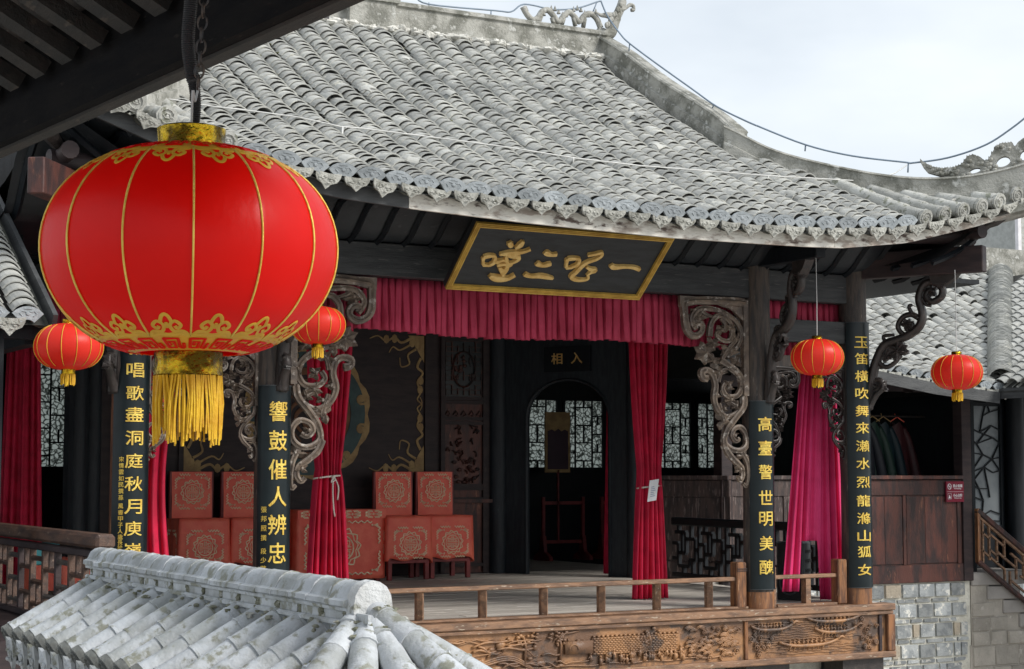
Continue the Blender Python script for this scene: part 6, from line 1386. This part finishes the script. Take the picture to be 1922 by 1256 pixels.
# ridge cap tiles
def cap_tile(L):
    m = MB(); pr = [(-.078, -.014), (-.076, .002), (-.060, .008), (-.054, .020), (-.044, .040), (-.024, .055), (0, .060), (.024, .055), (.044, .040), (.054, .020), (.060, .008), (.076, .002), (.078, -.014)]
    n = len(pr); vs = [(u * k, y, v * (1 + (k - 1) * 1.5)) for y, k in ((0, 1.025), (.010, 1.025), (.013, 1.0), (L, .985)) for u, v in pr] + [(u * .8, y, v * .8 - .012) for y in (0, L) for u, v in pr]
    fs = [(i * n + k, i * n + k + 1, (i + 1) * n + k + 1, (i + 1) * n + k) for i in range(3) for k in range(n - 1)] + [(4 * n + k, 4 * n + k + 1, k + 1, k) for k in range(n - 1)] + [(3 * n + k, 3 * n + k + 1, 5 * n + k + 1, 5 * n + k) for k in range(n - 1)] + [(0, 3 * n, 5 * n, 4 * n), (n - 1, 5 * n - 1, 6 * n - 1, 4 * n - 1)]
    fs = [f if len(set(f)) > 2 else f for f in fs]; m.add(vs, fs); return m
rng = random.Random(51); cme = [cap_tile(.175).mesh('ridge_tile', TILE_BIG) for _ in range(1)]
for me_ in cme: 
    for p_ in me_.polygons: p_.use_smooth = True
    me_.set_sharp_from_angle(angle=math.radians(38))
y = Y1
while y < Y0 - .05:
    o = link('ridge_tile', cme[0], gt, loc=Vector((GX, y, .974 + rng.uniform(-.002, .002))) - gt.location); o.rotation_euler = (rng.uniform(-.006, .006), rng.uniform(-.015, .015), rng.uniform(-.010, .010)); y += .152
m = MB(); m.prism([(-.05, -.10), (-.062, -.06), (-.066, -.02), (-.060, .02), (-.045, .045), (-.022, .060), (0, .065), (.022, .060), (.045, .045), (.060, .02), (.066, -.02), (.062, -.06), (.05, -.10), (.0, -.12)], lambda u, v, d: Vector((GX + u, Y1 - d, .974 + v)), -.01, .05)
auto_smooth(m.build('ridge_end_plaster', mat('whitewashed_plaster', (.66, .68, .69), (.5, .51, .5), (.2, .2, .15), rough=.85, scale=7, bump=.8, bs=30, s3=9, t3=.6), gt), 50)
for z in (.950, .905):
    m = MB(); m.tube([(GX - .060, Y1, z), (GX - .060, Y0, z)], .0095, 6); m.tube([(GX + .060, Y1, z), (GX + .060, Y0, z)], .0095, 6); m.build('ridge_band', TILE_BIG, gt, kind='stuff')
mossm = mat('moss_mortar', (.30, .30, .24), (.16, .165, .11), (.46, .46, .42), rough=.95, scale=12, bump=.9, bs=50, s3=16, t3=.55)
PIT_ = .187; rolls_ = []
y = Y0 - .06; ml = MB()
while y > Y1 + .03: rolls_.append(y); y -= PIT_
for y in rolls_:
    yy = y - PIT_ / 2; MB().box((GX - .0555, yy - .075, .913), (GX - .0465, yy + .075, .941)).build('ridge_panel', TILE_BIG, gt)
    for k in range(12): ml.lump((GX - .050 + rng.uniform(-.006, .004), y + rng.uniform(-.014, .014), rng.uniform(.89, .955)), (.010, .012, .010), rng, 7)
def seg(R, L):
    m = MB(); m.tube([(0, 0, 0), (0, .010, 0), (0, .012, 0), (0, L * .5, 0), (0, L, 0)], [R * 1.07, R * 1.07, R, R * .99, R * .98], 14); me = m.mesh('roll_tile', TILE_BIG, True); me.set_sharp_from_angle(angle=math.radians(40)); return me
smes = [seg(.046, .19), seg(.046, .15), seg(.046, .23)]; sends = roll_end(.046); sends.materials.clear(); sends.materials.append(mat('dark_round_end', (.20, .21, .20), (.10, .105, .10), rough=.8, scale=20, bump=.4))
def dripmesh():
    m = MB(); o = [(-.055, .035), (-.058, -.02), (-.035, -.06), (0, -.10), (.035, -.06), (.058, -.02), (.055, .035), (0, .02)]
    m.prism(o, lambda u, v, d: (u, d - v * .12, v), -.016, 0); rr = random.Random(1)
    for k in range(12): m.blob((rr.uniform(-.035, .035), -.016, rr.uniform(-.06, .015)), (.012, .010, .009), n=5)
    return m.mesh('drip_tile', TILE_BIG)
dme = dripmesh()
def rollrow(start, dirv, L, first=0, label=None):
    d = Vector(dirv).normalized(); up = Vector((0, 0, 1)); a = d.cross(up).normalized(); n = a.cross(d) * 1
    n = n if n.z > 0 else -n; b = -d; a = b.cross(n)
    s_ = L; k = 0; lens = (.19, .15, .23); 
    end = Vector(start) + d * L
    o = link('round_end_tile', sends); o.parent = gt; o.matrix_basis = Matrix.Translation(-gt.location) @ mtx(end, a, b, n)
    while s_ > .0:
        i = rng.choice((0, 1, 2)) if s_ > .25 else 0 if s_ > .17 else 1
        q = Vector(start) + d * s_ + a * rng.uniform(-.003, .003) + n * rng.uniform(-.002, .003)
        o = link('roll_tile', smes[i]); o.parent = gt; o.matrix_basis = Matrix.Translation(-gt.location) @ mtx(q, a, b, n) @ Matrix.Diagonal((1, min(1, (s_ + .03) / lens[i]), 1, 1)); s_ -= lens[i] - .012
    for k in range(9): ml.lump(Vector(start) + d * rng.uniform(-.01, .05) + n * rng.uniform(.02, .042) + a * rng.uniform(-.04, .04), (rng.uniform(.008, .016), rng.uniform(.008, .016), .007), rng, 7)
Lr = .40; up = Vector((0, 0, 1))
for sx in (-1, 1):
    for y in rolls_ + ([] if sx > 0 else []):
        rollrow((GX + sx * .05, y, .868), (sx, 0, -SLP), Lr)
        o = link('drip_tile', dme); o.parent = gt; e = Vector((GX + sx * (.05 + .37), y - PIT_ / 2, .868 - SLP * .37 - .035)); o.matrix_basis = Matrix.Translation(-gt.location) @ mtx(e, Vector((0, 1, 0)) * -sx * -1, Vector((-sx, 0, 0)), up)
    for y in [rolls_[-1] - PIT_ * k for k in (1, 2)]:       # side rows beyond the ridge end start at the hip
        w0 = (Y1 - y) * .95 + .06
        if w0 < .36: rollrow((GX + sx * w0, y, .868 - SLP * (w0 - .05)), (sx, 0, -SLP), (Lr - (w0 - .05) * 1.146))
for st_, dv, L_ in (((GX + .02, Y1 - .05, .925), (.30, -1, -.50), .52), ((GX - .0, Y1 - .08, .885), (-.08, -1, -.52), .46), ((GX - .05, Y1 - .10, .865), (-.50, -1, -.56), .46), ((GX - .07, Y1 - .04, .885), (-1.1, -1, -.72), .50), ((GX + .07, Y1 + .0, .90), (1.0, -1, -.75), .46)): rollrow(st_, dv, L_)
for k in range(60): t_ = rng.random(); ml.lump((GX + rng.uniform(-.07, .07), Y1 - .04 - .12 * t_, .90 - .06 * t_), (.03, .03, .02), rng)
gm = ml.build('moss', mossm, gt, kind='stuff')
m = MB(); 
for sx in (-1, 1): m.add([(GX, Y0 + .02, .885), (GX, Y1, .885), (GX + sx * .40, Y1 - .40, .655), (GX + sx * .40, Y0 + .02, .655)], [(0, 1, 2, 3)])
m.add([(GX, Y1, .885), (GX - .40, Y1 - .40, .655), (GX + .40, Y1 - .40, .655)], [(0, 1, 2)]); m.build('roof_bed', TILE_OLD, gt)
for sx in (-1, 1): MB().box((GX + sx * .385 - .015, Y1 - .36, .55), (GX + sx * .385 + .015, Y0, .645)).build('eave_board', FASCIA_D, gt)
MB().box((GX - .31, Y1 - .31, -3.2), (GX + .31, Y0 - .02, .60)).build('gate_wall', BRICKJ, gt)
rng = random.Random(61); z = .54; r = 0
bm = [brickmesh(w, .075, .02) for w in (.22, .12)]
while z > -.3:
    y = Y0 - .05 - (r % 2) * .1
    while y > Y1 - .25:
        i = rng.choice((0, 0, 1)); w = (.22, .12)[i]
        o = link('brick', bm[i]); o.parent = gt; o.matrix_basis = Matrix.Translation(-gt.location) @ Matrix(((0, 1, 0, GX - .31), (-1, 0, 0, y), (0, 0, 1, z - .075), (0, 0, 0, 1))); y -= w + .012
    z -= .088; r += 1

gt.location.z -= .018
# ================================================================== CABLES ON THE ROOF
def cable(name, pts, r, mt, label, clips=()):
    m = MB(); m.tube(smooth_path(pts, 6), r, 5); o = m.build(name, mt, None, sm=True); tag(o, label, 'cable'); return o
yr = 3.2
pts = [at(x, y, Y=yr) for x, y in ((780, -8), (805, 8), (930, 20), (960, 22), (985, 8), (1040, 18), (1085, 15), (1120, 4), (1128, 2))]
m = MB(); m.tube(smooth_path(pts, 5), .010, 5)
gp_ = [at(x, y, X=6.6) for x, y in ((1128, 2), (1140, 30), (1165, 65), (1182, 82), (1230, 118), (1300, 168), (1345, 200), (1395, 225), (1420, 236))]
m.tube(smooth_path(gp_, 5), .010, 5)
hp = [atd(x, y) for x, y in ((1420, 236), (1512, 272), (1600, 293), (1700, 305), (1712, 306), (1780, 296), (1850, 272), (1900, 240), (1935, 212))]
m.tube(smooth_path(hp, 5), .010, 5)
for a, b in ((at(1182, 82, X=6.6), at(1180, 100, X=6.6)), (at(1340, 195, X=6.6), at(1337, 204, X=6.6)), (atd(1512, 272), atd(1511, 284)), (atd(1705, 305), atd(1704, 324)), (at(805, 5, Y=yr), at(805, 14, Y=yr)), (at(922, 20, Y=yr), at(921, 32, Y=yr)), (at(1120, 5, Y=yr), at(1113, 22, Y=yr))): m.tube([a, b], .008, 4)
o = m.build('lightning_cable', WIREB, None, sm=True); tag(o, 'blue grey lightning cable strung along the main ridge and curved right ridge', 'cable')
def onroof(px, py, h=.12):
    y = 0.
    for _ in range(12):
        p = at(px, py, Y=y); y += (p.z - roofz(p.x, p.y) - h) * 1.2 * -1 * -1 if False else 0
        # move along the ray until it meets the roof plus a clearance
        lo, hi = -1.6, 3.2
        for _ in range(30):
            mid = (lo + hi) / 2; q = at(px, py, Y=mid)
            if q.z > roofz(q.x, q.y) + h: lo = mid
            else: hi = mid
        return at(px, py, Y=lo)
m = MB(); m.tube([onroof(x, y) for x, y in ((275, 182), (330, 188), (400, 200), (470, 208), (560, 220), (640, 238), (680, 241), (800, 256), (950, 276), (1080, 297), (1200, 311), (1290, 318), (1440, 330), (1600, 339), (1640, 338), (1680, 325), (1702, 310))], .007, 5)
for px, y0, y1 in ((643, 238, 262), (1076, 297, 312), (1442, 330, 350)): m.tube([onroof(px, y0), onroof(px - 1, y1, .03)], .010, 4)
o = m.build('white_cable', WIREW, None, sm=True); tag(o, 'thin white cable stretched across the lower half of the big tiled roof', 'cable')
bx = MB(); b0 = at(82, 1034, Y=.5); bx.box((b0.x - .14, .5, b0.z - .12), (b0.x + .14, .8, b0.z + .06)); o = link('equipment_box', bx.mesh('b', TEALBOX), bevel=.01); tag(o, 'teal box standing behind the gallery railing at the left border', 'box')
for o in bpy.data.objects:
    if o.type == 'MESH' and o.data.name.startswith('x_'): pass
